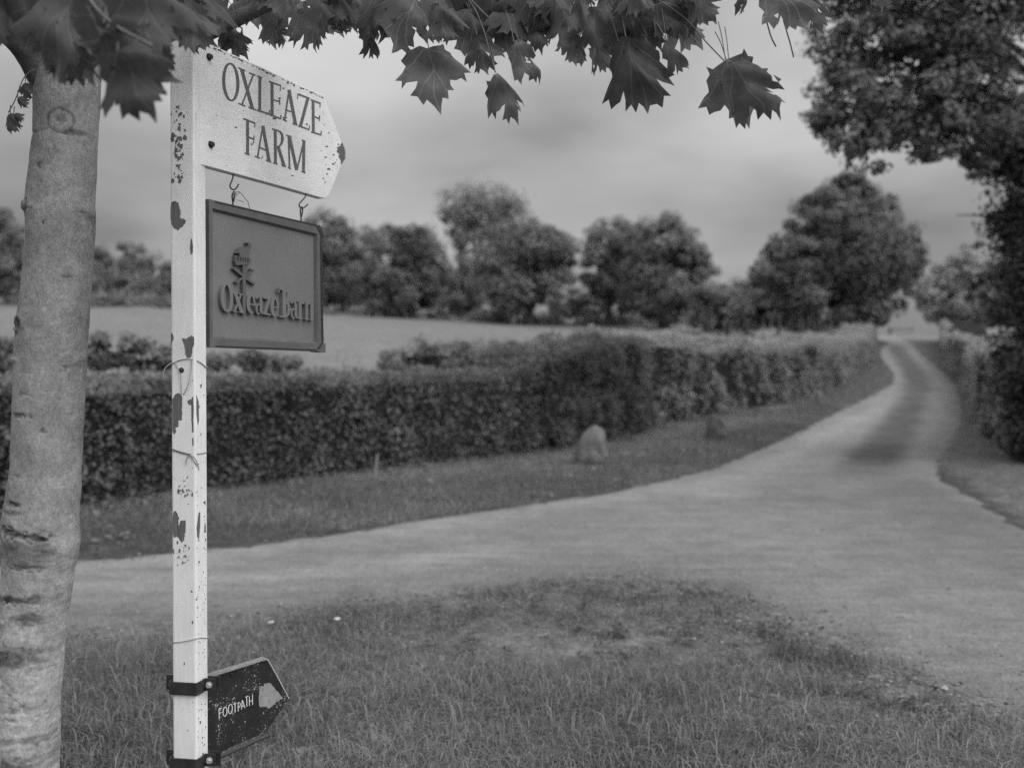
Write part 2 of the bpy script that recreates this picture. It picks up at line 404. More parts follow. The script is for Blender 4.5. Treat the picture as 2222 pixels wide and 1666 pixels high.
# ------------------------------------------------------------------ grass
GRASS_M = leaf_mat('grass_blades', 0.2, 0.3, 0.6, 0.15)
def blades(px, py, h, w, tone, lean=0.5, zoff=-0.02):
    n = len(px); th = rng.uniform(0, 2 * np.pi, n); fa = rng.uniform(0, 2 * np.pi, n)
    d = np.stack([np.cos(th), np.sin(th), np.zeros(n)], 1); s = np.stack([np.cos(fa), np.sin(fa), np.zeros(n)], 1)
    b = np.stack([px, py, T(px, py) + zoff], 1); ln = rng.uniform(0.1, 1, n) * lean
    up = np.array([0, 0, 1.0])
    m = b + up * (h * .55)[:, None] + d * (h * ln * .25)[:, None]
    t = b + up * (h * np.maximum(.12, 1 - .42 * ln))[:, None] + d * (h * ln * .95)[:, None]
    hw = (w / 2)[:, None]
    V = np.stack([b - s * hw, b + s * hw, m + s * hw * .8, m - s * hw * .8, t], 1).reshape(-1, 3)
    o = np.arange(n)[:, None] * 5
    return V, (o + np.array([0, 1, 2, 3])), (o + np.array([3, 2, 4])), np.repeat(tone, 5)
def grass(name, regions, label=None, weeds=None, rosettes=()):
    mb = MB()
    for (X, Y, h, w, tone, lean) in regions:
        V, q4, t3, a = blades(X, Y, h, w, tone, lean)
        mb.add(V, q4, 0, a); o = mb.nv - len(V); mb.f.append(t3 + o); mb.m.append(np.zeros(len(t3), int))
    for (X, Y, sz, m, tn_) in rosettes:
        i = np.repeat(np.arange(len(X)), m); th = rng.uniform(0, 6.28, len(i)); r_ = rng.random(len(i)) ** .6 * sz
        cards(mb, np.column_stack([X[i] + r_ * np.cos(th), Y[i] + r_ * np.sin(th), T(X[i], Y[i]) + rng.uniform(.005, .05, len(i))]), rng.uniform(.5, 1.3, len(i)) * sz * .6, np.column_stack([np.cos(th) * .8, np.sin(th) * .8, np.full(len(i), .8)]) + rng.normal(size=(len(i), 3)) * .3, np.clip(rng.normal(tn_, .1, len(i)), 0, 1), 0, .35)
    if weeds:       # clover, plantain and the like among the blades
        (X, Y), sz, m = weeds; i = np.repeat(np.arange(len(X)), m); X = X[i] + rng.normal(0, sz * 1.6, len(i)); Y = Y[i] + rng.normal(0, sz * 1.6, len(i))
        cards(mb, np.column_stack([X, Y, T(X, Y) + rng.uniform(.01, .06, len(i))]), rng.uniform(.6, 1.5, len(i)) * sz, rng.normal(size=(len(i), 3)) * .5 + [0, 0, 1], np.clip(rng.normal(.3, .15, len(i)), 0, 1), 0, .7)
    ob = mb.build(name, GRASS_M, smooth=True); tag(ob, label, 'grass', kind='stuff'); return ob
def scatter(n, x0, x1, y0, y1, keep):
    X = rng.uniform(x0, x1, n); Y = rng.uniform(y0, y1, n); k = keep(X, Y); return X[k], Y[k]
# near grass island: thick towards the camera, thin and trodden towards its tip
ISP = np.concatenate([isls, np.array([[-9, 0.5], [9, 0.5]])])
def keep_island(X, Y):
    e = dist_line(X, Y, isls)
    p = (1 - 0.97 * bare(X, Y) * np.clip(3.2 * fbm(X + 3, Y * 1.5, 3.4) - .75, 0, 1)) * (0.35 + 0.65 * sstep(0, .5, e + (fbm(X, Y, 2.0) - .5) * .5)) * (.45 + 1.1 * fbm(X, Y, 2.6))
    q_ = inside(X, Y, ISP)
    p = np.where(q_, p, .55 * np.exp(-e / .13) * (fbm(X, Y, 3.1) > .48))
    return rng.random(len(X)) < p
regs = []
X, Y = scatter(300000, -4.2, 4.6, 2.6, 6.5, keep_island)
fl = 1 - .6 * bare(X, Y)
cl = fbm(X + 5, Y, 2.2)
regs.append((X, Y, (rng.gamma(5, .011, len(X)) + .015) * fl * (.55 + .9 * cl), rng.uniform(.0025, .0055, len(X)), np.clip(rng.normal(.47, .22, len(X)) + (vnoise(X, Y, 1.7) - .5) * .5 + (vnoise(X + 4, Y, 6) - .5) * .35, 0, 1), 1.7))
X, Y = scatter(90000, -4.2, 4.6, 3.2, 6.6, lambda X, Y: inside(X, Y, ISP) & (rng.random(len(X)) < .15 + .85 * bare(X, Y)) & (fbm(X, Y * 1.5, 2.9) > .36))
regs.append((X, Y, rng.uniform(.02, .06, len(X)), rng.uniform(.003, .006, len(X)), np.clip(rng.normal(.42, .28, len(X)) + (vnoise(X, Y, 5) - .5) * .6, 0, 1.2), 2.6))
X, Y = scatter(14000, -4.2, 4.6, 2.6, 5.4, lambda X, Y: inside(X, Y, ISP) & (bare(X, Y) < .35) & (fbm(X + 9, Y, 1.5) > .45))
regs.append((X, Y, rng.uniform(.09, .17, len(X)), rng.uniform(.003, .005, len(X)), np.clip(rng.normal(.85, .25, len(X)), 0, 1.5), 1.3))
for (cx_, cy_, n_, r_, hh) in ((1620, 1440, 160, .11, .07), (1725, 1425, 260, .12, .11), (1830, 1440, 240, .13, .09), (1690, 1385, 150, .12, .08), (1780, 1450, 120, .08, .07), (1420, 1330, 90, .08, .05), (1500, 1400, 90, .08, .05), (1240, 1335, 110, .1, .05), (1130, 1350, 90, .1, .05), (1620, 1365, 120, .1, .06), (1350, 1420, 110, .1, .05), (1580, 1480, 120, .12, .06), (1770, 1502, 260, .11, .08), (1395, 1300, 260, .16, .07), (1290, 1290, 220, .14, .06), (1560, 1330, 260, .18, .07), (1060, 1290, 300, .2, .06), (1450, 1370, 140, .1, .05), (1180, 1275, 240, .2, .07), (1330, 1375, 130, .1, .05), (1540, 1290, 200, .15, .06), (1990, 1560, 350, .25, .07), (2100, 1580, 300, .22, .07)):
    c0 = G(cx_, cy_); X = c0[0] + rng.normal(0, r_ * .6, n_); Y = c0[1] + rng.normal(0, r_ * .5, n_)
    regs.append((X, Y, rng.uniform(.5, 1.1, n_) * hh, rng.uniform(.004, .008, n_), np.clip(rng.normal(.12, .12, n_), 0, 1), 1.0))
WEEDS = [scatter(500, -4, 4.4, 2.8, 6.3, lambda X, Y: inside(X, Y, ISP) & (fbm(X, Y, 1.9) > .5)), .021, 7]
grass('grass', regs, 'trodden grass island in the fork of the lane, below the signpost', WEEDS,
      [(*scatter(520, -1.5, 4.2, 3.6, 6.6, lambda X, Y: inside(X, Y, ISP) & (rng.random(len(X)) < bare(X, Y))), .06, 16, .08), (*scatter(260, -1.5, 4.2, 3.6, 6.6, lambda X, Y: inside(X, Y, ISP) & (rng.random(len(X)) < bare(X, Y))), .04, 14, .55)])
# left verge between hedge and lane
HEDGE_BASE = np.array([[-14.0, 5.2], [-9, 6.8], [-4.35, 9.25], [-3.5, 10.7 - .35], [0, 14.1], [1.4, 16.1], [3.3, 19.2], [5.6, 22.4], [8.8, 26.4], [12.2, 33], [16.4, 42], [21.3, 54], [24.4, 62]])
VERGE = np.concatenate([les[les[:, 1] < 64], HEDGE_BASE[::-1] + np.array([-.5, .5])])
def keep_verge(X, Y):
    o_ = (dist_line(X, Y, les) < .3 * np.clip(fbm(X, Y, 2.2) * 2.6 - .9, 0, 1)) & inside(X, Y, ROAD)
    return (inside(X, Y, VERGE) & (rng.random(len(X)) < (.5 + .8 * fbm(X, Y, 1.4)))) | (o_ & (rng.random(len(X)) < .5))
X, Y = scatter(420000, -9, 8, 5.8, 23, keep_verge)
e = dist_line(X, Y, les)
r1 = (X, Y, (rng.gamma(5, .011, len(X)) + .02) * (.5 + .6 * fbm(X, Y, .9) + .35 * sstep(.2, 1.2, e)), rng.uniform(.004, .009, len(X)), np.clip(rng.normal(.38, .22, len(X)) + (vnoise(X, Y, .9) - .5) * .6 + (vnoise(X, Y, 4) - .5) * .4, 0, 1), 1.2)
X, Y = scatter(100000, 4, 24, 20, 62, lambda X, Y: inside(X, Y, VERGE))
r2 = (X, Y, rng.uniform(.06, .16, len(X)), rng.uniform(.012, .03, len(X)), np.clip(rng.normal(.4, .2, len(X)), 0, 1), .8)
r3s = []
for (px_, py_, hw_) in ((1285, 1003, .3),):
    c0 = G(px_, py_); n_ = 420; X = c0[0] + rng.uniform(-hw_, hw_, n_) * 1.2; Y = c0[1] + rng.uniform(-.3, .12, n_)
    r3s.append((X, Y, rng.gamma(4, .018, n_) + .03, rng.uniform(.004, .009, n_), np.clip(rng.normal(.42, .2, n_), 0, 1), 1.0))
grass('grass', [r1, r2] + r3s, 'rough grass verge between the clipped hedge and the lane', (scatter(2600, -8, 8, 6, 23, lambda X, Y: inside(X, Y, VERGE) & (rng.random(len(X)) < .12 + np.exp(-(dist_line(X, Y, HEDGE_BASE) / .5) ** 2))), .06, 9))
# right verge
RV = np.concatenate([res[res[:, 1] < 60], np.array([[27.2, 60], [14.5, 33], [10.5, 22], [9.2, 14], [9, 9], [8.5, 5]])])
X, Y = scatter(130000, 4.5, 14, 5, 34, lambda X, Y: inside(X, Y, RV))
grass('grass', [(X, Y, rng.uniform(.02, .07, len(X)), rng.uniform(.005, .012, len(X)), np.clip(rng.normal(.5, .22, len(X)), 0, 1), 1.3)], 'grass verge under the dark tree on the right of the lane')

# ------------------------------------------------------------------ leafy things
def unit(n):
    v = rng.normal(size=(n, 3)); return v / np.linalg.norm(v, axis=1)[:, None]
def crown(mb, lobes, nclump, per, size, spread=.3, shell=.45, tone=(.5, .2), droop=0.0):
    """lobes: (centre xyz, radii xyz); clumps of leaves spread through and over each lobe"""
    vol = np.array([np.prod(r) ** .75 for c, r in lobes]); vol /= vol.sum()
    for (c, r), w in zip(lobes, vol):
        k = max(2, int(nclump * w)); u = unit(k); rad = rng.uniform(shell ** 2, 1, k) ** .5
        cc = np.asarray(c) + u * np.asarray(r) * rad[:, None]
        ct = rng.normal(tone[0], tone[1] * 1.1, k) + .35 * (u[:, 2] * .6); cs = np.mean(r) * spread * rng.uniform(.6, 1.3, k)  # upper clumps toned lighter, lower ones darker, imitating light from above
        n = rng.poisson(per, k); i = np.repeat(np.arange(k), n); m = len(i)
        off = rng.normal(size=(m, 3)) * .55; off = off * np.minimum(1, .95 / np.linalg.norm(off, axis=1))[:, None] * cs[i][:, None] * np.array([1, 1, .75])
        p = cc[i] + off
        nr = .9 * off / cs[i][:, None] + .6 * u[i] + np.array([0, 0, .6]) + rng.normal(size=(m, 3)) * .5
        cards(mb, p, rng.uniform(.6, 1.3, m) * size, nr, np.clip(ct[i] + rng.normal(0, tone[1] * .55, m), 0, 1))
    return mb
def limb(mb, a, b, r0, r1, sag=.12, seg=7, n=7):
    a, b = np.asarray(a, float), np.asarray(b, float); t = np.linspace(0, 1, n)[:, None]
    L_ = np.linalg.norm(b - a); mid = rng.normal(size=3) * L_ * .07 + np.array([0, 0, sag * L_])
    p = a + (b - a) * t + mid * (4 * t * (1 - t)) * np.array([.6, .6, .5])
    mb.tube(p, np.linspace(r0, r1, n), seg)
BARK_FAR = plain('dark_bark', .05, .1, 6, .9, .4, .02, .1, (4, 4, 1))
def lobes_px(ls, Y):
    """lobes given as (x, y, half width, half height[, depth offset]) on the photograph at distance Y"""
    o = []
    for l in ls:
        x, y, a, b = l[:4]; dy = l[4] if len(l) > 4 else 0
        a, b = a * 1.03, b * 1.03; c = P(x, y, Y + dy); o.append((c, np.array([a / F * Y, max(a, b) * .9 / F * Y, b / F * Y])))
    return o
def tree(name, label, base_px, Y, ls, nclump, per, size, mat, tr=.25, group='trees and shrubs along the far edge of the field', cat='tree', spread=.36, tone=(.5, .2), shell=.6, limbs=True):
    nclump = int(nclump * 1.6)
    x, _ = base_px; b = P(x, 700, Y); gz = float(T(b[0], Y)); b = np.array([b[0], Y, gz])
    t = root(name, b, label, cat, group)
    lb = lobes_px(ls, Y)
    mb = MB(); top = max(lb, key=lambda q: q[0][2])[0]
    fork = b + (top - b) * .3; fork[0] = b[0] + (top[0] - b[0]) * .15
    mb.tube(np.array([b - [0, 0, .3], b + [0, 0, .25], (b + fork) / 2, fork]), [tr * 1.5, tr * 1.1, tr, tr * .8], 9)
    for c, r in lb:
        limb(mb, fork - [0, 0, rng.uniform(0, .25) * (fork[2] - b[2])], c + np.array([0, 0, r[2] * .5]), tr * .55, tr * .12)
    mb.build('trunk', BARK_FAR, t, True)
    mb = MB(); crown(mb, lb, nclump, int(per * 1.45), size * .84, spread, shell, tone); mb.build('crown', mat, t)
    return t
LM_DARK = leaf_mat('dark_leaves', .16, .25)
LM_MID = leaf_mat('mid_leaves', .155, .3)
LM_PALE = leaf_mat('pale_leaves', .17, .35)
LM_HAZY = leaf_mat('hazed_leaves', .28, .35)  # leaf colour lightened to stand for the haze of distance

GT = 'trees and shrubs along the far edge of the field'
tree('broadleaf_tree', 'half hidden tree at the left edge of the field, behind the maple trunk', (20, 0), 88, [(10, 520, 55, 60), (-60, 560, 90, 90), (40, 600, 50, 60)], 90, 70, .42, LM_DARK, .3)
tree('broadleaf_tree', 'low grey tree mass between the maple trunk and the white post', (270, 0), 98, [(270, 575, 55, 50), (215, 600, 50, 60), (330, 605, 55, 50), (390, 620, 50, 45), (270, 630, 110, 40)], 110, 70, .42, LM_MID, .3)
tree('broadleaf_tree', 'mid grey tree rising just right of the hanging sign', (720, 0), 90, [(705, 520, 60, 62), (670, 580, 70, 80), (740, 590, 60, 80), (690, 640, 80, 40)], 110, 70, .42, LM_MID, .3)
tree('broadleaf_tree', 'pale open tree filling the gap right of the hanging sign', (800, 0), 100, [(810, 515, 55, 40), (780, 580, 50, 55), (850, 520, 30, 35), (800, 630, 60, 40)], 55, 45, .4, LM_PALE, .25)
tree('broadleaf_tree', 'dark dome shaped tree left of the tall vase shaped tree', (870, 0), 84, [(905, 535, 55, 58), (855, 580, 60, 60), (935, 590, 42, 60), (830, 630, 52, 50), (890, 640, 70, 42)], 130, 75, .4, LM_DARK, .32)
# the tall one shows its bare fanned stems
t = root('vase_shaped_tree', on_ground(*P(1010, 700, 96)[:2]), 'tallest tree of the row, fan of bare stems under a light flat crown', 'tree', GT)
lb = lobes_px([(1030, 490, 55, 45), (1060, 430, 76, 44), (1000, 445, 46, 50), (1112, 462, 34, 46), (972, 465, 22, 24), (1040, 478, 60, 38), (1098, 515, 38, 40), (1065, 560, 30, 50), (1000, 515, 26, 45), (1015, 575, 22, 45), (1095, 565, 36, 50)], 96)
mb = MB(); b0 = WORLD[t.name]
for x1, y1, r_ in ((985, 440, .17), (1010, 430, .2), (1045, 420, .2), (1085, 440, .17), (1110, 470, .13)):
    f = b0 + np.array([rng.uniform(-.4, .4), 0, .4 + rng.uniform(0, .5)])
    limb(mb, f - [0, 0, .6], P(x1, y1, 96), r_ * 1.3, .05, .02, 7, 9)
mb.build('trunk', BARK_FAR, t, True)
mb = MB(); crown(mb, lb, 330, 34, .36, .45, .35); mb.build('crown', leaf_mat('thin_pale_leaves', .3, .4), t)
tree('shrub', 'pale shrub at the foot of the vase shaped tree', (1005, 0), 94, [(1000, 620, 38, 65), (1030, 650, 35, 45), (960, 665, 40, 25)], 50, 60, .4, LM_PALE, .12, cat='shrub')
tree('broadleaf_tree', 'dark round tree overlapping the right side of the tall vase shaped tree', (1150, 0), 80, [(1145, 535, 70, 55), (1090, 580, 50, 65), (1205, 550, 48, 50), (1120, 630, 75, 50), (1200, 620, 40, 55)], 150, 75, .4, LM_DARK, .34)
tree('shrub', 'pale shrub filling the gap between the dark round tree and the broad pale tree', (1255, 0), 88, [(1250, 655, 30, 30), (1275, 670, 40, 22), (1225, 675, 30, 18)], 40, 50, .4, LM_MID, .08, cat='shrub')
tree('broadleaf_tree', 'broad pale tree left of the dark broad tree', (1320, 0), 82, [(1330, 530, 58, 55), (1300, 590, 45, 60), (1345, 620, 60, 55)], 90, 75, .4, LM_PALE, .3)
tree('broadleaf_tree', 'widest dark tree of the row, right of the pale one', (1440, 0), 76, [(1430, 530, 70, 58), (1490, 560, 52, 48), (1400, 590, 60, 60), (1515, 590, 35, 45), (1450, 640, 85, 50)], 170, 75, .38, LM_DARK, .36)
tree('shrub', 'rounded grey shrub below and right of the widest dark tree', (1560, 0), 68, [(1545, 655, 55, 38), (1610, 650, 60, 36), (1580, 690, 90, 25)], 90, 70, .3, LM_MID, .1, cat='shrub')
tree('shrub', 'grey shrub leaning against the big tree beside the lane', (1690, 0), 64, [(1690, 650, 50, 38), (1650, 680, 50, 32), (1730, 680, 50, 40)], 80, 70, .3, LM_MID, .1, cat='shrub')
mb = MB(); crown(mb, lobes_px([(700, 678, 60, 12), (820, 682, 60, 9), (940, 688, 60, 9), (1060, 690, 70, 10), (1180, 696, 70, 12), (1300, 696, 70, 13), (1420, 701, 70, 13), (120, 654, 90, 10), (260, 656, 90, 12), (380, 661, 80, 10), (520, 668, 90, 12)], 84), 300, 40, .36, .5, .3)
tag(mb.build('undergrowth', LM_DARK), 'low dark undergrowth below the far row of trees', 'undergrowth', kind='stuff')
tree('broadleaf_tree', 'big pyramid shaped tree standing by the lane near its crest', (1868, 0), 56, [(1835, 430, 60, 62), (1800, 490, 85, 65), (1890, 500, 70, 60), (1750, 560, 95, 60), (1910, 570, 85, 65), (1830, 600, 110, 70), (1680, 600, 68, 40), (1940, 610, 45, 50), (1800, 660, 110, 50), (1880, 660, 70, 48), (1785, 445, 48, 45), (1895, 445, 52, 52), (1965, 545, 45, 55), (1710, 535, 60, 45), (1850, 545, 125, 85), (1840, 400, 38, 30)], 330, 85, .28, leaf_mat('lane_tree_leaves', .15, .3), .34, group='trees beside the lane')
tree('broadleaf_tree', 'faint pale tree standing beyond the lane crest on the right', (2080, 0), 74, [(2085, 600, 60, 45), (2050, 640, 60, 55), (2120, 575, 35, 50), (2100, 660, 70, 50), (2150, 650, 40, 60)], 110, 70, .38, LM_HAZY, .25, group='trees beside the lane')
tree('shrub', 'dark shrub behind the right hand hedge', (2170, 0), 40, [(2165, 660, 40, 45), (2200, 640, 40, 70)], 50, 80, .2, LM_DARK, .1, group='trees beside the lane', cat='shrub')

# ---- hedges: a band of leaves round a dark twiggy core that follows a line on the ground
CORE_M = plain('hedge_core', .012, .03, 12, .95, .5, .03, .05)
def hedge(name, label, line, hfun, thick, n, size, mat, tone, rough=.08, toptone=0.0, group=None, core=True, asp=.62, inset=.5):
    line = np.asarray(line, float); ln = densify(line, .25); seg = np.diff(ln, axis=0); sl = np.linalg.norm(seg, axis=1); cum = np.concatenate([[0], np.cumsum(sl)])
    tot = cum[-1]; mb = MB()
    def at(s):
        i = np.clip(np.searchsorted(cum, s, side='right') - 1, 0, len(seg) - 1); f = (s - cum[i]) / sl[i]
        p = ln[i] + seg[i] * f[:, None]; d = seg[i] / sl[i][:, None]; nrm = np.stack([-d[:, 1], d[:, 0]], 1); return p, d, nrm
    # core
    if core:
        st = np.linspace(inset, tot - inset, max(8, int(tot / .5))); p, d, nr = at(st); h = hfun(st, p) - .17; r0, r1 = .14, thick - .14
        secs = []
        for (o_, zf) in ((r0, -.1), (r0, .97), (r1, .97), (r1, -.1)):
            xy = p + nr * o_; secs.append(np.column_stack([xy, T(xy[:, 0], xy[:, 1]) + np.where(zf > 0, h * zf, -.1)]))
        V = np.stack(secs, 1).reshape(-1, 3); m = len(st)
        q = [[i * 4 + j, i * 4 + (j + 1) % 4, (i + 1) * 4 + (j + 1) % 4, (i + 1) * 4 + j] for i in range(m - 1) for j in range(4)] + [[0, 1, 2, 3], [(m - 1) * 4 + 3, (m - 1) * 4 + 2, (m - 1) * 4 + 1, (m - 1) * 4]]
        mb.add(V, q, 1)
    s = rng.uniform(0, tot, n); p, d, nr = at(s); h = hfun(s, p)
    pf = np.mean(h); u = rng.uniform(0, 2 * pf + thick, n)
    side = np.where(u < 1.4 * pf, 0, np.where(u < 1.4 * pf + thick * 1.5, 1, 2)); w = rng.random(n)
    dep = rng.random(n) ** 1.6 * .2
    lump = (fbm(s, w * h * 1.0 + side * 7, 1.6) - .5) * 2 * rough + (fbm(s, w * h + side * 7 + 3, 5.5) - .5) * 1.1 * rough
    o_ = np.where(side == 0, dep - lump, np.where(side == 2, thick - dep, w * thick))
    z = np.where(side == 1, h - dep + lump, w * h)
    endz = (s < inset + .1) | (s > tot - inset - .1); rnd = rng.random(n); o_ = np.where(endz, rnd * thick, o_); z = np.where(endz, h * rng.random(n), z)
    xy = p + nr * o_[:, None]; pos = np.column_stack([xy, T(xy[:, 0], xy[:, 1]) + z])
    out_ = np.where((side == 0)[:, None], np.column_stack([-nr, np.full(n, .35)]), np.where((side == 2)[:, None], np.column_stack([nr, np.full(n, .3)]), np.array([0, 0, 1.0])))
    tn = rng.normal(tone[0], tone[1], n) + (fbm(s, z, 2.5) - .5) * .5 + np.where(side == 1, toptone, 0)  # toptone paints the lit top of the hedge into its leaf tone
    gap = np.clip(1.6 - 2.4 * fbm(s + 11, z, 4.2), .25, 1.2)
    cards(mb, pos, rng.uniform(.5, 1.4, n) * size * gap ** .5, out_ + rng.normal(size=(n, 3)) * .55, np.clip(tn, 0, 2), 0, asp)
    o = mb.build(name, [mat, CORE_M]); tag(o, label, 'hedge', group); return o
HEDGE_M = leaf_mat('hedge_leaves', .115, .3, .42, .4)
hb = HEDGE_BASE
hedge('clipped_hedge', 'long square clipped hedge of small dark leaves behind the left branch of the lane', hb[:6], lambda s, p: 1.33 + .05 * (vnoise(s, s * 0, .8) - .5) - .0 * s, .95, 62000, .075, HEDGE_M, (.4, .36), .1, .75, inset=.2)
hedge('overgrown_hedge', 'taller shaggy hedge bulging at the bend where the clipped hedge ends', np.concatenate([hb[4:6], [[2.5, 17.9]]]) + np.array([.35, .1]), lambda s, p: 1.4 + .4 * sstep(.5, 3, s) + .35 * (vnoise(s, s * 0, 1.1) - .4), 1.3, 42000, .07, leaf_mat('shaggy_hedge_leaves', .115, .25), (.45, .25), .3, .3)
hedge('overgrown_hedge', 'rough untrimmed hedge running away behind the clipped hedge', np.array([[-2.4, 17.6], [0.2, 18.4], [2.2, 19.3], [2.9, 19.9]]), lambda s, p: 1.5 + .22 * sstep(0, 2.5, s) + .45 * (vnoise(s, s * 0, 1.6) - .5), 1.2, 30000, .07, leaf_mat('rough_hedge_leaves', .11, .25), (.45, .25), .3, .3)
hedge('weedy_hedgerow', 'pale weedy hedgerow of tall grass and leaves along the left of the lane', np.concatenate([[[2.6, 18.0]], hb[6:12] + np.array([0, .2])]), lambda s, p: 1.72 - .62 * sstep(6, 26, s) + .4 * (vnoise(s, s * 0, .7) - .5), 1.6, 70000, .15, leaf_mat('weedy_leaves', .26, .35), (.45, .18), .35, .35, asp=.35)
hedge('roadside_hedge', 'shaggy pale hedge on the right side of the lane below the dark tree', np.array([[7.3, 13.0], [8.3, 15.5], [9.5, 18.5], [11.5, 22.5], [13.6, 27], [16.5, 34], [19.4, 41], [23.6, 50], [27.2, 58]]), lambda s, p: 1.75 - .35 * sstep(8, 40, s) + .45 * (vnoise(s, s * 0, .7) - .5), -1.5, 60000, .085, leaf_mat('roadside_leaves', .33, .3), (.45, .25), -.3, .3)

mb = MB()
hs_ = densify(hb[1:5], .05)
for i in range(150):
    p = hs_[rng.integers(0, len(hs_))] + rng.normal(0, .12, 2) + np.array([-.25, .4]); z0 = float(T(*p)) + 1.26; l_ = rng.gamma(3, .03) + .05
    tip_ = np.array([*p, z0 + l_]) + np.array([rng.normal(0, .04), rng.normal(0, .04), 0])
    m_ = rng.integers(4, 9); t_ = rng.random(m_)[:, None]; q_ = np.array([*p, z0]) * (1 - t_) + tip_ * t_ + rng.normal(0, .015, (m_, 3))
    cards(mb, q_, rng.uniform(.03, .06, m_), rng.normal(size=(m_, 3)) + [0, 0, .6], np.clip(rng.normal(.75, .2, m_), 0, 1.5))
tag(mb.build('hedge_shoots', HEDGE_M), 'fresh pale shoots sticking up from the top of the clipped hedge', 'shoots', kind='stuff')
# shoots and saplings standing up behind the clipped hedge
def bush(name, label, px, Y, ls, nclump, per, size, mat, group=None, cat='bush'):
    b = P(px, 800, Y); b[2] = float(T(b[0], Y)); t = root(name, b, label, cat, group)
    ls = [(x + rng.normal(0, a_ * .35), y + t_ * (790 - y) * .9, a_ * (.45 + .45 * t_) * rng.uniform(.8, 1.2), b_ * .6) for x, y, a_, b_ in ls for t_ in (0, .25, .5, .8)]
    nclump = int(nclump * 2.4); lb = lobes_px(ls, Y); mb = MB()
    for c, r in lb:
        for _ in range(1):
            e = c + rng.normal(size=3) * r * .4; limb(mb, b + np.array([rng.normal(0, .15), rng.normal(0, .1), -.1]), e + [0, 0, r[2] * .5], .018, .004, .05, 5, 6)
    mb.build('stem', BARK_FAR, t, True); mb = MB(); crown(mb, lb, nclump, per, size, .85, .1); mb.build('foliage', mat, t); return t
GB = 'bushes sprouting behind the clipped hedge'
bush('wild_bush', 'dark leafy bush at the left edge, behind the maple trunk', 10, 12, [(10, 740, 45, 45), (40, 770, 40, 40), (-50, 760, 60, 50)], 26, 60, .07, LM_MID, GB)
bush('wild_bush', 'pale leafy bush behind the hedge between maple trunk and white post', 260, 13, [(210, 740, 22, 50), (240, 765, 40, 30), (300, 750, 35, 45), (340, 770, 45, 28)], 44, 55, .07, LM_PALE, GB)
bush('wild_bush', 'low grey bush behind the hedge below the hanging sign', 540, 14, [(480, 780, 40, 20), (540, 775, 45, 25), (610, 785, 45, 18)], 34, 50, .07, LM_MID, GB)
bush('wild_bush', 'small wiry bush beside the dark stake in the field', 850, 15, [(835, 790, 22, 14), (862, 795, 16, 10)], 10, 35, .06, LM_MID, GB)
bush('wild_bush', 'spindly pale bush at the left end of the untrimmed hedge', 1010, 17, [(995, 770, 22, 28), (1015, 745, 12, 22), (980, 790, 30, 14)], 20, 38, .06, LM_PALE, GB)
# slender sapling
t = root('sapling', on_ground(*P(1212, 700, 26)[:2]), 'slender sapling with a sparse crown standing before the far trees', 'tree')
b0 = WORLD[t.name]; mb = MB(); limb(mb, b0 - [0, 0, .1], P(1210, 640, 26), .03, .012, .0, 6, 8)
for x1, y1 in ((1185, 640), (1240, 655), (1200, 620), (1225, 625)): limb(mb, P(1211, 690, 26), P(x1, y1, 26), .012, .004, .05, 5, 5)
mb.build('trunk', BARK_FAR, t, True); mb = MB(); crown(mb, lobes_px([(1195, 650, 28, 28), (1230, 660, 26, 24), (1212, 622, 20, 20), (1215, 680, 20, 14)], 26), 24, 14, .09, .35, .1); mb.build('crown', LM_MID, t)
# dry grass stalks over the weedy hedgerow
mb = MB()
for i in range(110):
    s_ = rng.random() ** .8; x = 1490 + 360 * s_; Y = 24 + 16 * s_; top = P(x + rng.normal(0, 10), 706 + 30 * rng.random() - 22 * (rng.random() < .3), Y); b = on_ground(top[0] + rng.normal(0, .1), Y)
    limb(mb, b, top, .006, .004, .02, 4, 5); limb(mb, top, top + np.array([rng.normal(0, .05), 0, .16 + .1 * rng.random()]), .018, .006, .1, 5, 4)
tag(mb.build('dry_grass', leaf_mat('dry_stalks', .2, .3), smooth=True), 'dry seeding grass stalks rising above the weedy hedgerow', 'grass', kind='stuff')

# ---- big dark tree overhanging on the right
t = root('overhanging_tree', on_ground(8.05, 13.4), 'big dark ivy clad tree at the right edge, its boughs hanging over the lane', 'tree')
b0 = WORLD[t.name]; mb = MB()
mb.tube(np.array([b0 - [0, 0, .3], b0 + [0, 0, .4], b0 + [.1, 0, 2.5], b0 + [.0, -.1, 5], b0 + [-.2, -.3, 8], b0 + [-.2, 0, 10]]), [.62, .5, .42, .36, .25, .1], 14)
crl = lobes_px([(1830, 90, 75, 55), (1800, 230, 55, 60), (1870, 190, 90, 70), (1850, 310, 65, 42), (1960, 80, 110, 90), (2060, 180, 110, 90), (1950, 250, 90, 70), (2120, 60, 130, 110), (2180, 250, 90, 90), (2030, 330, 50, 32), (1905, 365, 32, 18), (2120, 340, 35, 45), (1950, -80, 170, 90), (2200, -100, 200, 130), (1850, -20, 90, 40), (2070, 260, 90, 50)], 12.6)
crl += lobes_px([(2250, 420, 90, 130), (2262, 600, 85, 120), (2265, 780, 75, 120), (2270, 930, 70, 90), (2205, 330, 60, 80), (2215, 500, 28, 60)], 13.2)
for c, r in crl[:16]:
    if c[2] > 4.6: limb(mb, b0 + [0, 0, max(3.2, (c[2] - b0[2]) * .8)], c, .07, .012, .05)
limb(mb, b0 + [-.3, 0, 3.3], P(2075, 467, 12.8), .03, .006, .1)
mb.build('trunk', plain('ivy_bark', .015, .035, 8, .9, .5, .02, .1), t, True)
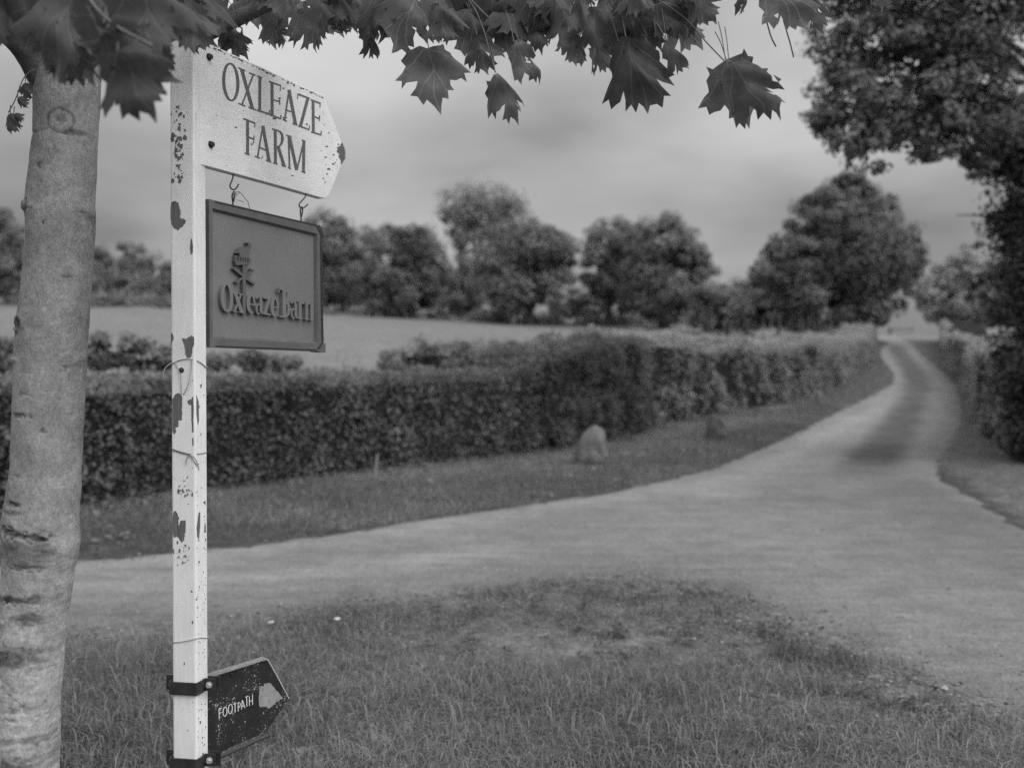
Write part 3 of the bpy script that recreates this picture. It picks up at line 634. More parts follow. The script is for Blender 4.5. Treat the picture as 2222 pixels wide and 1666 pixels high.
mb = MB(); fr = [0, 1, 3, 9, 10, 11, 14]; crown(mb, [crl[i] for i in range(16) if i not in fr], 620, 58, .092, .36, .25, (.5, .25)); crown(mb, [crl[i] for i in fr], 230, 26, .088, .42, .1, (.5, .25)); mb.build('crown', leaf_mat('overhang_leaves', .21, .42, .4, .35), t)
mb = MB(); crown(mb, crl[16:], 500, 60, .08, .5, .3, (.4, .25)); mb.build('ivy', leaf_mat('ivy_leaves', .055, .1, .4, .3), t)

# ------------------------------------------------------------------ stones, stakes, small things
def stone(name, label, px, Y, w, h, d, mat, tilt=0, seed=1, group=None, sq=.7):
    c = P(px, 900, Y); c[2] = float(T(c[0], Y)); bm = bmesh.new(); bmesh.ops.create_icosphere(bm, subdivisions=4, radius=1)
    r_ = np.random.default_rng(seed); ph = r_.uniform(0, 6, 6)
    for v in bm.verts:
        p = v.co.copy(); z = p.z
        q_ = [math.copysign(abs(t_) ** sq, t_) for t_ in p]; p = Vector(q_); z = p.z; prof = 1 - .3 * max(0, z + .5) ** 1.3
        n_ = 1 + .03 * math.sin(17 * p.x + ph[4]) * math.sin(15 * p.z + ph[5]) + .12 * math.sin(3 * p.x + ph[0]) * math.sin(2.5 * p.y + ph[1]) + .05 * math.sin(6 * p.z + ph[2] + 4 * p.x) + .03 * math.sin(11 * p.y + ph[3])
        v.co = Vector(((p.x * w * prof + tilt * z * w) * n_, p.y * d * prof * n_, (z * .5 + .5) * h * 1.08 - h * .12))
    for _ in range(16):      # broken faces
        nv = Vector(r_.normal(size=3)).normalized(); nv.z = abs(nv.z) * .8; nv.normalize(); cz = Vector((0, 0, h * .45)); ds_ = [(v.co - cz).dot(nv) for v in bm.verts]; lim = max(ds_) * r_.uniform(.74, .92)
        for v, q0 in zip(bm.verts, ds_):
            if q0 > lim: v.co -= nv * (q0 - lim) * .9
    me = bpy.data.meshes.new(name); bm.to_mesh(me); bm.free(); me.materials.append(mat)
    for q_ in me.polygons: q_.use_smooth = False
    o = bpy.data.objects.new(name, me); o.location = c; COL.objects.link(o); WORLD[name] = c; return tag(o, label, 'stone', group)
k = NT('weathered_stone'); c = k.coord(); a = k.noise(5, 5, .65, c); b = k.noise(22, 5, .6, c)
k.col(k.math('MULTIPLY', k.ramp(a, .3, .7, .08, .21), k.ramp(b, .35, .65, .75, 1.15))).rough(.9, .2).bump(k.math('ADD', a, b), .8, .03); STONE_M = k.m
gs = G(1285, 1003)
stone('boulder', 'tall pale rounded stone standing on the verge by the hedge end', 1285, gs[1], .27, .58, .2, STONE_M, .14, 3, 'marker stones on the verge')
gs = G(1550, 952)
stone('boulder', 'squat grey stone on the verge further up the lane', 1552, gs[1] - .15, .2, .54, .2, plain('grey_stone', .06, .135, 6, .9, .6, .02, .2), -.03, 8, 'marker stones on the verge', sq=.5)
PEB = plain('pale_pebble', .55, .75, 9, .7, .3, .004)
def pebble(px, py, r, label):
    c = G(px, py); bm = bmesh.new(); bmesh.ops.create_icosphere(bm, subdivisions=2, radius=r)
    for v in bm.verts: v.co = Vector((v.co.x * 1.3, v.co.y, v.co.z * .6 + .25 * r * math.sin(40 * v.co.x))) 
    me = bpy.data.meshes.new('pebble'); bm.to_mesh(me); bm.free(); me.materials.append(PEB)
    o = bpy.data.objects.new('pebble', me); o.location = c + np.array([0, 0, r * .5 + .015]); COL.objects.link(o); tag(o, label, 'pebble', 'white pebbles at the edge of the grass')
pebble(588, 1358, .014, 'small white pebble at the grass edge just right of the white post')
pebble(731, 1351, .016, 'white pebble at the grass edge, farther right of the post')
def stake(name, label, x, y0, y1, Y, r, mat, lean=0):
    a, b = P(x, y0, Y), P(x + lean, y1, Y); a[2] = min(a[2], float(T(a[0], Y))) - .05
    mb = MB(); mb.tube(np.array([a, a + (b - a) * .5, a + (b - a) * .97, b]), [r, r * .97, r * .95, r * .7], 10); tag(mb.build(name, mat, smooth=False), label, 'stake')
stake('fence_stake', 'short dark stake poking above the hedge at the edge of the field', 876, 815, 762, 15.2, .045, plain('old_wood', .04, .09, 9, .9, .4, .01, .1, (3, 3, .5)))
stake('garden_cane', 'thin pale cane leaning on the front of the clipped hedge', 813, 1030, 985, G(813, 1035)[1] - .05, .014, plain('pale_cane', .22, .32, 9, .8, .2), 6)
# low wall beyond the crest
c = P(1955, 717, 70); mb = MB(); mb.box(c + [0, 0, -.4], (1, .1, 0), (-.1, 1, 0), (0, 0, 1), .9, .25, .55); mb.box(c + [0, 0, .19], (1, .1, 0), (-.1, 1, 0), (0, 0, 1), .96, .3, .04)
tag(bevel(mb.build('stone_wall', plain('pale_wall', .2, .3, 3, .9, .5, .03)), .03), 'low pale wall end at the crest of the lane', 'wall')

# ------------------------------------------------------------------ signpost
class Plane:
    """upright plane through two ground points; n points to the side the camera sees"""
    def __init__(s, a, b):
        s.o = np.array([a[0], a[1], 0.0]); d = np.array([b[0] - a[0], b[1] - a[1], 0.0]); s.u = d / np.linalg.norm(d)
        s.n = np.array([s.u[1], -s.u[0], 0.0]); s.z = np.array([0, 0, 1.0])
        if s.n @ (np.array([0, 0, 0]) - s.o) < 0: s.n = -s.n
    def px(s, x, y, h=0.0):
        d = ray(x, y); e = np.array([0, 0, EYE]); t = (s.n @ (s.o - e)) / (s.n @ d); return e + d * t + s.n * h
def Pl(x1, Y1, x2, Y2): return Plane(P(x1, 770, Y1)[:2], P(x2, 770, Y2)[:2])
def ribbon(pl, pts, w, closed=False):
    """outline in the plane of a stroke through pixel points; w (pixels, or list)"""
    pts = np.array(pts, float); n = len(pts); w = np.broadcast_to(w, (n,)); tg = np.gradient(pts, axis=0); tg /= np.linalg.norm(tg, axis=1)[:, None]
    nr = np.stack([-tg[:, 1], tg[:, 0]], 1) * (w / 2)[:, None]; return np.concatenate([pts + nr, (pts - nr)[::-1]])
def relief(mb, pl, outline, h, h0=0.0, mi=0):
    outline = np.asarray(outline, float)
    f = [pl.px(x, y, h0) for x, y in outline]; mb.prism([p + pl.n * h for p in f], f, mi)
def stroke(mb, pl, pts, w, h, h0=0.0, mi=0):
    pts = np.array(pts, float)
    if len(pts) == 2: relief(mb, pl, ribbon(pl, pts, w), h, h0, mi); return
    w = np.broadcast_to(w, (len(pts),)); o = ribbon(pl, pts, w); n = len(pts)
    V = []; 
    for x, y in o: V.append(pl.px(x, y, h0 + h))
    for x, y in o: V.append(pl.px(x, y, h0))
    m = 2 * n; q = []
    for i in range(n - 1): q.append([i, i + 1, m - 2 - i, m - 1 - i])
    for i in range(m): q.append([i, m + i, m + (i + 1) % m, (i + 1) % m])
    mb.add(V, q, mi)
def ell(cx, cy, ax, ay, a0=0, a1=360, n=28, sk=0.0):
    t = np.radians(np.linspace(a0, a1, n)); return [(cx + ax * math.cos(q), cy + ay * math.sin(q) + sk * ax * math.cos(q)) for q in t]
def zoomer(x0, y0, s): return lambda pts: [(x0 + x / s, y0 + y / s) for x, y in pts]

PYAW = R(9); c0 = P(423, 770, 2.4)[:2]
PU = np.array([-math.cos(PYAW), math.sin(PYAW)]); PV = np.array([math.sin(PYAW), math.cos(PYAW)])
PW, PD = .0675, .064
pl_l = Plane(c0, c0 + PU); pl_r = Plane(c0, c0 + PV)
sp_ = root('signpost', (c0[0], c0[1], 0), 'white flaking farm signpost with a pointed name board and a black footpath arm', 'signpost')
k = NT('bare_wood'); v = k.coord((40, 40, 4)); a = k.noise(4, 4, .6, v); k.col(k.ramp(a, .3, .7, .1, .17)).rough(.9, .1).bump(a, .5, .002); WOOD = k.m
POST_M = paint_mat('post_paint', .8, .4)
ztop = pl_l.px(423, 86)[2]
corners = [c0, c0 + PV * PD, c0 + PV * PD + PU * PW, c0 + PU * PW]
def rounded(cs, r, n=4):
    o = []; m = len(cs)
    for i in range(m):
        a, b, c = cs[i - 1], cs[i], cs[(i + 1) % m]; u1 = (a - b) / np.linalg.norm(a - b); u2 = (c - b) / np.linalg.norm(c - b)
        for t in np.linspace(0, 1, n): o.append(b + r * (u1 * (1 - t) ** 2 + u2 * t ** 2))
    return o
rc = rounded(corners, .0065)
mb = MB(); mb.prism([np.array([*c, -.4]) for c in rc], [np.array([*c, ztop]) for c in rc])
z3 = zoomer(0, 700, 3.0167); z1 = zoomer(0, 0, 2.765)
flakes = [z3(q) for q in (
    [(1190, 100), (1215, 105), (1253, 85), (1278, 95), (1276, 140), (1262, 165), (1258, 205), (1250, 230), (1225, 232), (1213, 205), (1210, 160), (1198, 125)],
    [(1119, 65), (1135, 80), (1137, 110), (1125, 125), (1121, 150), (1119, 150)],
    [(1128, 500), (1150, 465), (1170, 462), (1192, 478), (1192, 640), (1170, 640), (1168, 680), (1150, 690), (1155, 710), (1140, 730), (1127, 700)],
    [(1225, 515), (1245, 500), (1260, 505), (1258, 535), (1240, 540)], [(1255, 490), (1265, 485), (1268, 560), (1266, 640), (1268, 715), (1258, 718), (1255, 640), (1252, 560)],
    [(1285, 470), (1300, 520), (1302, 640), (1295, 675), (1285, 600)], [(1258, 755), (1266, 752), (1268, 800), (1260, 808)],
    [(1130, 1260), (1145, 1228), (1160, 1245), (1172, 1280), (1168, 1320), (1175, 1330), (1180, 1300), (1195, 1292), (1215, 1292), (1214, 1360), (1208, 1420), (1190, 1438), (1175, 1420), (1160, 1400), (1140, 1405), (1128, 1370)],
    [(1300, 1240), (1310, 1240), (1310, 1330), (1302, 1418), (1290, 1400), (1287, 1340)], [(1340, 1310), (1347, 1330), (1346, 1375), (1335, 1370)], [(1310, 405), (1322, 400), (1318, 425), (1310, 428)],
    [(1155, 1430), (1165, 1425), (1168, 1445), (1160, 1452)], [(1130, 1485), (1140, 1480), (1142, 1510), (1133, 1512)], [(1330, 1170), (1346, 1165), (1344, 1185), (1334, 1185)])]
flakes += [z1(q) for q in ([(1020, 1260), (1030, 1215), (1050, 1206), (1070, 1215), (1080, 1250), (1085, 1275), (1080, 1310), (1110, 1315), (1115, 1330), (1100, 1355), (1070, 1380), (1045, 1370), (1030, 1350), (1022, 1310)],
    [(1145, 1435), (1152, 1430), (1158, 1480), (1156, 1520), (1145, 1530), (1140, 1490)], [(1172, 680), (1176, 690), (1174, 735), (1170, 730)], [(1170, 775), (1175, 790), (1173, 832), (1169, 828)])]
r2_ = np.random.default_rng(11)
for i in range(85):     # peppering below the top, where the leaves rub
    y = 225 + 175 * r2_.random() ** .9; x = 386 + r2_.normal(0, 8) * (1.2 if y < 300 else .7)
    if x < 371 or x > 418: continue
    r = abs(r2_.normal(0, 1.7)) + .6; flakes.append([(x + r * r2_.uniform(.5, 1.3) * math.cos(q), y + 1.35 * r * r2_.uniform(.5, 1.3) * math.sin(q)) for q in np.linspace(0, 6.28, 9)[:-1]])
for i in range(40):     # scratches further down
    y = r2_.uniform(780, 1650); x = r2_.choice([r2_.uniform(374, 384), r2_.uniform(415, 420), r2_.uniform(428, 446), r2_.uniform(385, 412)], p=[.2, .3, .4, .1])
    r = abs(r2_.normal(0, .8)) + .4; flakes.append([(x + r * r2_.uniform(.5, 1.2) * math.cos(q), y + 2.6 * r * r2_.uniform(.5, 1.2) * math.sin(q)) for q in np.linspace(0, 6.28, 8)[:-1]])
for i in range(130):
    y = 1666 - 700 * r2_.random() ** 1.5; x = 446 - 20 * r2_.random() ** 1.2; r = abs(r2_.normal(0, .35)) + .2
    flakes.append([(x + r * math.cos(q), y + 2.2 * r * math.sin(q)) for q in np.linspace(0, 6.28, 7)[:-1]])
for (cx_, cy_) in ((403, 1062), (398, 1205)):   # scuffed patches
    for i in range(26):
        x = cx_ + r2_.normal(0, 8); y = cy_ + r2_.normal(0, 11); r = abs(r2_.normal(0, .7)) + .35; a = r2_.uniform(0, 3)
        flakes.append([(x + r * 2 * math.cos(a) * math.cos(q) - r * math.sin(a) * math.sin(q), y + r * 2.4 * math.sin(a) * math.cos(q) + r * math.cos(a) * math.sin(q)) for q in np.linspace(0, 6.28, 8)[:-1]])
for i, q in enumerate(flakes):
    q = np.array(q); lft = q[:, 0].mean() < 422
    lo, hi = (373, 421.5) if lft else (425, 446.5)
    if len(q) > 9:      # ragged edge
        q = densify(np.concatenate([q, q[:1]]), 2.2)[:-1]; q = q + r2_.normal(0, .55, q.shape)
    q[:, 0] = np.clip(q[:, 0], lo - 3 * (q[:, 1] < 800) * lft, hi)
    relief(mb, pl_l if lft else pl_r, q, .0002, .00025 + i * 3e-6, 1)
post = mb.build('post', [POST_M, WOOD], sp_)

# name board
pb = Pl(445, 2.447, 697, 2.976)
BOARD_M = paint_mat('board_paint', .8, .3, grain=(6, 6, 50), streak=.6)
outl = [(432, 90), (462, 98.5), (583, 153), (704, 208.5), (727, 268), (749.5, 330), (749, 345), (740, 362), (724, 402), (714, 425), (709, 430.5), (702, 431), (687, 426.8), (600, 402), (520, 380), (445, 360), (436, 358)]
def inset_poly(o, w):
    o = np.array(o, float); a, b = o - np.roll(o, 1, 0), np.roll(o, -1, 0) - o; n1_ = np.stack([-a[:, 1], a[:, 0]], 1); n2_ = np.stack([-b[:, 1], b[:, 0]], 1)
    n1_ /= np.linalg.norm(n1_, axis=1)[:, None]; n2_ /= np.linalg.norm(n2_, axis=1)[:, None]; m = n1_ + n2_; m /= (m * n1_).sum(1)[:, None] + 1e-9; return o + m * w
oin = inset_poly(outl, 1.3)
MBOARD = MB(); f = [pb.px(x, y) for x, y in oin]; g_ = [pb.px(x, y, -.0022) for x, y in outl]; bk = [pb.px(x, y, 0) - pb.n * .024 for x, y in outl]
MBOARD.ngon(f); n_o = len(outl); MBOARD.add(f + g_, [[i, n_o + i, n_o + (i + 1) % n_o, (i + 1) % n_o] for i in range(n_o)]); MBOARD.add(g_ + bk, [[i, n_o + i, n_o + (i + 1) % n_o, (i + 1) % n_o] for i in range(n_o)]); MBOARD.ngon(bk[::-1])
zb = zoomer(400, 60, 4.147)
letters = [('e', (417, 491, 64, 165, .29)),
 ('l', [(515, 378), (612, 732)], 30), ('l', [(619, 425), (518, 695)], 15), ('l', [(484, 364), (548, 390)], 12), ('l', [(580, 408), (640, 430)], 12), ('l', [(486, 683), (549, 709)], 12), ('l', [(576, 716), (646, 744)], 12),
 ('l', [(679, 446), (677, 752)], 25), ('l', [(652, 434), (699, 454)], 11), ('l', [(652, 744), (768, 780)], 14), ('l', [(766, 742), (765, 782)], 9),
 ('l', [(788, 490), (789, 800)], 25), ('l', [(760, 485), (866, 524)], 14), ('l', [(865, 518), (862, 572)], 9), ('l', [(790, 648), (860, 668)], 13), ('l', [(858, 638), (856, 696)], 9), ('l', [(768, 784), (869, 822)], 14), ('l', [(869, 786), (868, 824)], 9),
 ('l', [(940, 562), (902, 838)], 14), ('l', [(940, 560), (1000, 874)], 28), ('l', [(912, 742), (978, 764)], 12), ('l', [(884, 826), (922, 845)], 11), ('l', [(972, 862), (1018, 880)], 11),
 ('l', [(1020, 598), (1126, 640)], 14), ('l', [(1021, 598), (1018, 642)], 9), ('l', [(1111, 636), (1043, 892)], 28), ('l', [(1024, 884), (1124, 920)], 14), ('l', [(1126, 880), (1122, 922)], 9),
 ('l', [(1157, 655), (1160, 948)], 25), ('l', [(1136, 650), (1223, 684)], 14), ('l', [(1222, 676), (1219, 718)], 9), ('l', [(1160, 800), (1218, 822)], 13), ('l', [(1217, 788), (1214, 842)], 9), ('l', [(1140, 938), (1231, 967)], 14), ('l', [(1232, 930), (1229, 968)], 9),
 ('l', [(568, 830), (568, 1142)], 25), ('l', [(530, 820), (636, 862)], 14), ('l', [(634, 856), (631, 898)], 9), ('l', [(570, 986), (626, 1004)], 13), ('l', [(626, 974), (622, 1042)], 9), ('l', [(542, 1130), (587, 1147)], 11),
 ('l', [(705, 886), (658, 1166)], 14), ('l', [(705, 884), (762, 1204)], 28), ('l', [(675, 1078), (742, 1108)], 12), ('l', [(632, 1158), (680, 1177)], 11), ('l', [(732, 1192), (782, 1212)], 11),
 ('l', [(817, 922), (819, 1228)], 25), ('l', [(788, 912), (832, 926)], 12), ('p', [(826, 922), (858, 936), (878, 962), (882, 1002), (874, 1042), (856, 1068), (826, 1074)], [13, 16, 22, 26, 22, 16, 12]), ('l', [(842, 1068), (898, 1248)], 28), ('l', [(798, 1216), (840, 1232)], 11), ('l', [(872, 1236), (914, 1254)], 11),
 ('l', [(936, 972), (946, 1268)], 15), ('l', [(916, 966), (950, 980)], 11), ('l', [(930, 1258), (958, 1272)], 11), ('l', [(942, 974), (1011, 1282)], 28), ('l', [(1076, 1018), (1012, 1282)], 14), ('l', [(1075, 1020), (1071, 1304)], 25), ('l', [(1056, 1012), (1091, 1028)], 11), ('l', [(1053, 1292), (1088, 1308)], 11)]
# paint gone at the tip and along the top edge
mb = MBOARD; r3 = np.random.default_rng(5)
tip = zb([(1418, 1030), (1452, 1120), (1452, 1175), (1412, 1235), (1405, 1190), (1388, 1165), (1395, 1135), (1370, 1120), (1378, 1090), (1366, 1080), (1400, 1066)])
tip = densify(np.array(tip + tip[:1]), 1.5)[:-1]; tip[:, 0] = np.minimum(tip[:, 0] + r3.normal(0, .5, len(tip)), 749); relief(mb, pb, tip, .0003, .0004, 1)
for i in range(150):
    s_ = r3.random(); big = r3.random() < .18
    if i < 95: x = 465 + 235 * s_; y = 101 + (x - 462) * .455 + abs(r3.normal(0, 2.2)) + 1.2
    elif i < 120: x = r3.uniform(700, 738); y = r3.uniform(300, 415)
    else: x = r3.uniform(455, 720); y = r3.uniform(190, 400); 
    if x < 500 and y < 130 and i > 94: continue
    r = abs(r3.normal(0, .6)) + .35 + .9 * big
    if not inside(np.array([x]), np.array([y]), np.array(outl))[0] or dist_line(np.array([x]), np.array([y]), np.array(outl + outl[:1]))[0] < 2.2 * r: continue
    ca, sa = (.9, .42) if i < 95 else (1, 0); el = r3.uniform(1, 2.4)
    relief(mb, pb, [(x + r * el * ca * math.cos(q) - r * sa * math.sin(q), y + r * el * sa * math.cos(q) + r * ca * math.sin(q)) for q in np.linspace(0, 6.28, 8)[:-1] + .3], .0002, .0004 + i * 2e-6, 1)
nb = mb.build('name_board', [BOARD_M, WOOD], sp_)
mb = MB()
for i, it in enumerate(letters):
    h0 = .0004 + (i % 12) * 2.5e-5
    if it[0] == 'e':
        x, y, a, b_, sk = it[1]; e = ell(x, y, a, b_, 0, 360, 41, sk); w = [(14 + 14 * abs(math.cos(R(q)))) for q in np.linspace(0, 360, 41)]
        e = zb(e); stroke(mb, pb, e, np.array(w) / 4.147, .0003, h0)
    else: stroke(mb, pb, zb(it[1]), np.array(it[2]) / 4.147, .0003, h0)
k = NT('letter_paint'); c = k.coord(); a = k.noise(150, 3, .6, c); k.col(k.ramp(a, .35, .75, .1, .15)).rough(.6, .3); LETTER_M = k.m
mb.build('lettering', LETTER_M, nb)
BLACK = plain('black_iron', .012, .03, 40, .45, .3, .001, .5)
STEEL = plain('dull_steel', .28, .4, 60, .35, .2, .0006, .6)
def hexbolt(mb, c, n, r, h, sides=6, mi=0):
    n = n / np.linalg.norm(n); u = np.cross(n, [0, 0, 1.0]); u /= np.linalg.norm(u); w = np.cross(n, u); o = rng.uniform(0, 1)
    ring = [c + r * (math.cos(o + q * 2 * math.pi / sides) * u + math.sin(o + q * 2 * math.pi / sides) * w) for q in range(sides)]
    ins = [c + n * h + .82 * (p - c) for p in ring]; rm = [p + n * h * .8 for p in ring]
    mb.prism(rm, ring, mi); mb.prism(ins, [p + n * 1e-5 for p in rm], mi)
    mb.prism([c + (p - c) * 1.35 + n * h * .18 for p in ring], [c + (p - c) * 1.35 for p in ring], mi)
for x, y in ((453, 124), (457, 314)):
    mb = MB(); hexbolt(mb, pb.px(x, y), pb.n, .0078, .010); mb.build('bolt', BLACK, nb)

# hooks under the board
ph = Pl(448, 2.48, 692, 2.945)
def wire(mb, pts, r, seg=8, it=2):
    mb.tube(smooth_line(np.array(pts, float), it), r, seg)
zh = zoomer(400, 60, 4.147); zs = zoomer(430, 410, 4.366)
def in_pl(pl, pts, zig=None): return [pl.px(x, y, 0 if zig is None else zig[i]) for i, (x, y) in enumerate(pts)]
IRON = plain('rusty_iron', .02, .05, 60, .6, .3, .0008, .4)
for pts in ([(437, 1300), (440, 1345), (425, 1385), (408, 1420), (418, 1450), (445, 1462), (470, 1445), (488, 1410)], [(1093, 1490), (1092, 1520), (1062, 1555), (1032, 1585), (1035, 1615), (1058, 1632), (1090, 1612), (1110, 1590)]):
    mb = MB(); wire(mb, in_pl(ph, zh(pts)), .0021); mb.build('hook', IRON, nb)

# hanging barn sign
hs = root('hanging_sign', ph.px(570, 600), 'dark grey square barn sign with raised lettering, hung by two hooks under the name board', 'sign')
SIGN_M = plain('sign_grey', .165, .195, 9, .5, .25, .0012, .35)
FRAME_M = plain('sign_frame_grey', .095, .135, 14, .55, .4, .0015, .35)
O_ = [(447, 432.5), (691, 491), (697, 763), (449, 753)]; I_ = [(457, 457.5), (681, 512), (681, 741), (457, 729)]
mb = MB(); f = [ph.px(*p) for p in [(450, 440), (688, 497), (692, 755), (452, 746)]]; mb.prism(f, [p - ph.n * .02 for p in f]); mb.build('panel', SIGN_M, hs)
mb = MB()
for i in range(4):
    j = (i + 1) % 4; a, b, c_, d_ = ph.px(*O_[i]), ph.px(*O_[j]), ph.px(*I_[j]), ph.px(*I_[i]); m1 = ph.px(*(np.array(I_[j]) * .8 + np.array(O_[j]) * .2)); m0 = ph.px(*(np.array(I_[i]) * .8 + np.array(O_[i]) * .2))
    h = .010 + .0003 * (i % 2); n = ph.n
    V = [a - n * .024, b - n * .024, a + n * h, b + n * h, m0 + n * h, m1 + n * h, d_ + n * .0006, c_ + n * .0006]
    mb.add(V, [[0, 1, 3, 2], [2, 3, 5, 4], [4, 5, 7, 6]], 0)
    mb.add([a - n * .0235, b - n * .0235, c_ - n * .0235, d_ - n * .0235], [[3, 2, 1, 0]], 0)
mb.build('frame', FRAME_M, hs)
# black seam of edging along top, right and bottom, corner clips
mb = MB()
for pts, w in (([(460, 439), (520, 452), (580, 466), (640, 480), (682, 490)], 2.6), ([(690.5, 516), (691, 560), (692, 640), (693, 700), (694, 742)], 4.2), ([(462, 751), (540, 754), (620, 757), (682, 759.5)], 2.2), ([(684, 490), (690, 503), (694, 515)], 7), ([(694, 742), (690, 750), (684, 757)], 3)):
    stroke(mb, ph, pts, w, .0006, .0108)
mb.build('edging', BLACK, hs)
for cpts in ([(684, 489), (696, 493), (697, 516), (691, 515)], [(690, 752), (701, 744), (701, 765), (688, 764)], [(447, 433), (458, 437), (450, 452), (447, 456)]):
    mb = MB(); f = [ph.px(*p) for p in cpts]; mb.prism([p + ph.n * .0102 for p in f], [p - ph.n * .026 for p in f]); mb.build('corner_clip', FRAME_M, hs)
mb = MB(); lw = []
def S_(pts, w, h=.012): 
    i = len(lw); lw.append(1); pts = np.array(pts, float); n = len(pts)
    stroke(mb, ph, zs(pts), np.array(w) / 4.366, h + (i % 9) * .00012, 0)
th, tn_ = 26, 12
S_(ell(242, 1032, 44, 128, 0, 360, 33, .2), [tn_ + 18 * abs(math.cos(R(q))) for q in np.linspace(0, 360, 33)])                         # O
S_([(322, 992), (382, 1168)], 30); S_([(376, 1000), (318, 1160)], 12); S_([(303, 990), (345, 996)], 12); S_([(358, 995), (392, 1003)], 11); S_([(302, 1158), (338, 1166)], 11); S_([(362, 1166), (398, 1172)], 12)   # x
def e_(cx, cy, ax, ay): S_(ell(cx, cy, ax, ay, 8, -300, 24, .12), [12 + 16 * abs(math.cos(R(q))) * (math.cos(R(q)) < .2) + 4 for q in np.linspace(8, -300, 24)]); S_([(cx - ax, cy - 2), (cx + ax, cy + 8)], 11)
def a_(x0, y0, w, hh): S_([(x0 + 8, y0 + 28), (x0 + w * .3, y0 + 6), (x0 + w * .6, y0 + 10), (x0 + w * .72, y0 + 40), (x0 + w * .73, y0 + hh * .85), (x0 + w, y0 + hh)], [16, 14, 18, 24, 24, 12]); S_(ell(x0 + w * .4, y0 + hh * .72, w * .3, hh * .26, 300, 60, 16, .1), 15)
e_(472, 1092, 30, 82); a_(515, 1015, 70, 172)
S_([(588, 1030), (655, 1044)], 16); S_([(645, 1042), (600, 1185)], 26); S_([(592, 1180), (658, 1192)], 16)                             # z
e_(697, 1120, 28, 82)
S_([(785, 950), (785, 1212)], 34); S_([(735, 948), (800, 960)], 16); S_([(742, 1208), (800, 1216)], 14); S_([(738, 950), (736, 985)], 10)
S_([(795, 958), (820, 975), (826, 1010), (815, 1050), (795, 1072)], [14, 22, 24, 20, 12]); S_([(795, 1072), (824, 1092), (832, 1140), (822, 1190), (795, 1214)], [12, 24, 28, 22, 14])   # B
a_(848, 1060, 66, 168)
S_([(935, 1072), (935, 1228)], 26); S_([(916, 1066), (945, 1074)], 12); S_([(916, 1224), (956, 1232)], 11); S_([(945, 1090), (962, 1076), (974, 1090)], [10, 18, 22])   # r
S_([(1000, 1080), (1000, 1236)], 25); S_([(982, 1074), (1008, 1080)], 12); S_([(984, 1232), (1018, 1238)], 11); S_([(1006, 1102), (1024, 1084), (1042, 1092), (1046, 1130), (1046, 1242)], [10, 14, 22, 25, 25]); S_([(1032, 1238), (1064, 1244)], 11)   # n
mb.build('lettering', SIGN_M, hs)
mb = MB(); lw = []
S_([(408, 700), (407, 1190)], 28, .0115); S_([(308, 752), (412, 832), (512, 906)], [18, 26, 20], .0112); S_([(338, 884), (412, 832), (486, 776)], [16, 20, 18], .0108)
S_([(330, 880), (345, 892), (362, 884)], 14); S_([(470, 765), (492, 772), (484, 790)], 15)
relief(mb, ph, zs([(322, 632), (345, 640), (465, 662), (468, 700), (455, 716), (325, 724), (316, 690)]), .013)
relief(mb, ph, zs([(352, 644), (350, 606), (330, 612), (350, 575), (376, 552), (425, 556), (436, 540), (428, 512), (456, 516), (466, 548), (444, 590), (436, 660)]), .016)
for x in (338, 362, 386, 410, 434): S_([(x, 642 + (x - 338) * .12), (x + 8, 668 + (x - 338) * .12)], 9, .0165); S_([(x + 10, 645 + (x - 338) * .12), (x + 2, 672 + (x - 338) * .12)], 6, .0168)
mb.build('weather_vane_emblem', FRAME_M, hs)
for pts in ([(330, 152), (328, 118), (312, 75), (322, 40), (340, 22), (354, 45), (350, 85), (336, 118)], [(974, 306), (975, 268), (960, 220), (962, 185), (980, 166), (998, 190), (994, 225), (980, 262)]):
    mb = MB(); wire(mb, in_pl(ph, zs(pts), [0, 0, .003, .003, 0, -.003, -.003, 0]), .0023); mb.build('eye_bolt', IRON, hs)
TWINE = plain('old_twine', .2, .34, 90, .9, .4, .001, .1)
mb = MB()
for pts in ([(300, 35), (330, 48), (362, 25), (385, 35), (345, 60), (320, 50), (340, 20), (390, 45), (425, 90), (450, 120), (465, 160), (476, 215)], [(340, 105), (380, 115), (412, 127)], [(318, 20), (350, 62), (330, 80), (310, 40)]):
    wire(mb, in_pl(ph, zs(pts), [.007 + .002 * math.sin(3 * i) for i in range(len(pts))]), .0011, 6)
tag(mb.build('twine', TWINE, smooth=True), 'frayed pale twine knotted on the left hook above the hanging sign', 'twine')

# black footpath arm
pf = Pl(452, 2.49, 583, 2.648)
zf = zoomer(340, 1380, 5.8)
k = NT('worn_black_paint'); c = k.coord(); a = k.noise(207, 2, .5, c); zn = k.noise(16, 3, .6, c)
mk = k.ramp(k.math('ADD', k.math('MULTIPLY', a, .6), k.math('MULTIPLY', zn, .4)), .612, .635, 0, 1)
k.col(k.mix(mk, k.ramp(zn, .3, .7, .016, .03), .33)).rough(.4, .4).bump(k.noise(90, 3, .6, c), .15, .0008); FP_M = k.m
foot = [(452, 1466), (500, 1451), (561, 1434), (581, 1431), (604, 1472), (627, 1514), (602, 1551), (578, 1588), (545, 1601), (500, 1621), (452, 1646)]
mb = MB(); f = [pf.px(x, y) for x, y in foot]; mb.prism(f, [p - pf.n * .003 for p in f]); fp = mb.build('footpath_arm', FP_M, sp_)
k = NT('grey_weathered_edge'); c = k.coord((30, 30, 30)); a = k.noise(3, 4, .6, c); k.col(k.ramp(a, .3, .7, .13, .24)).rough(.7, .3).bump(a, .4, .001); EDGE_M = k.m
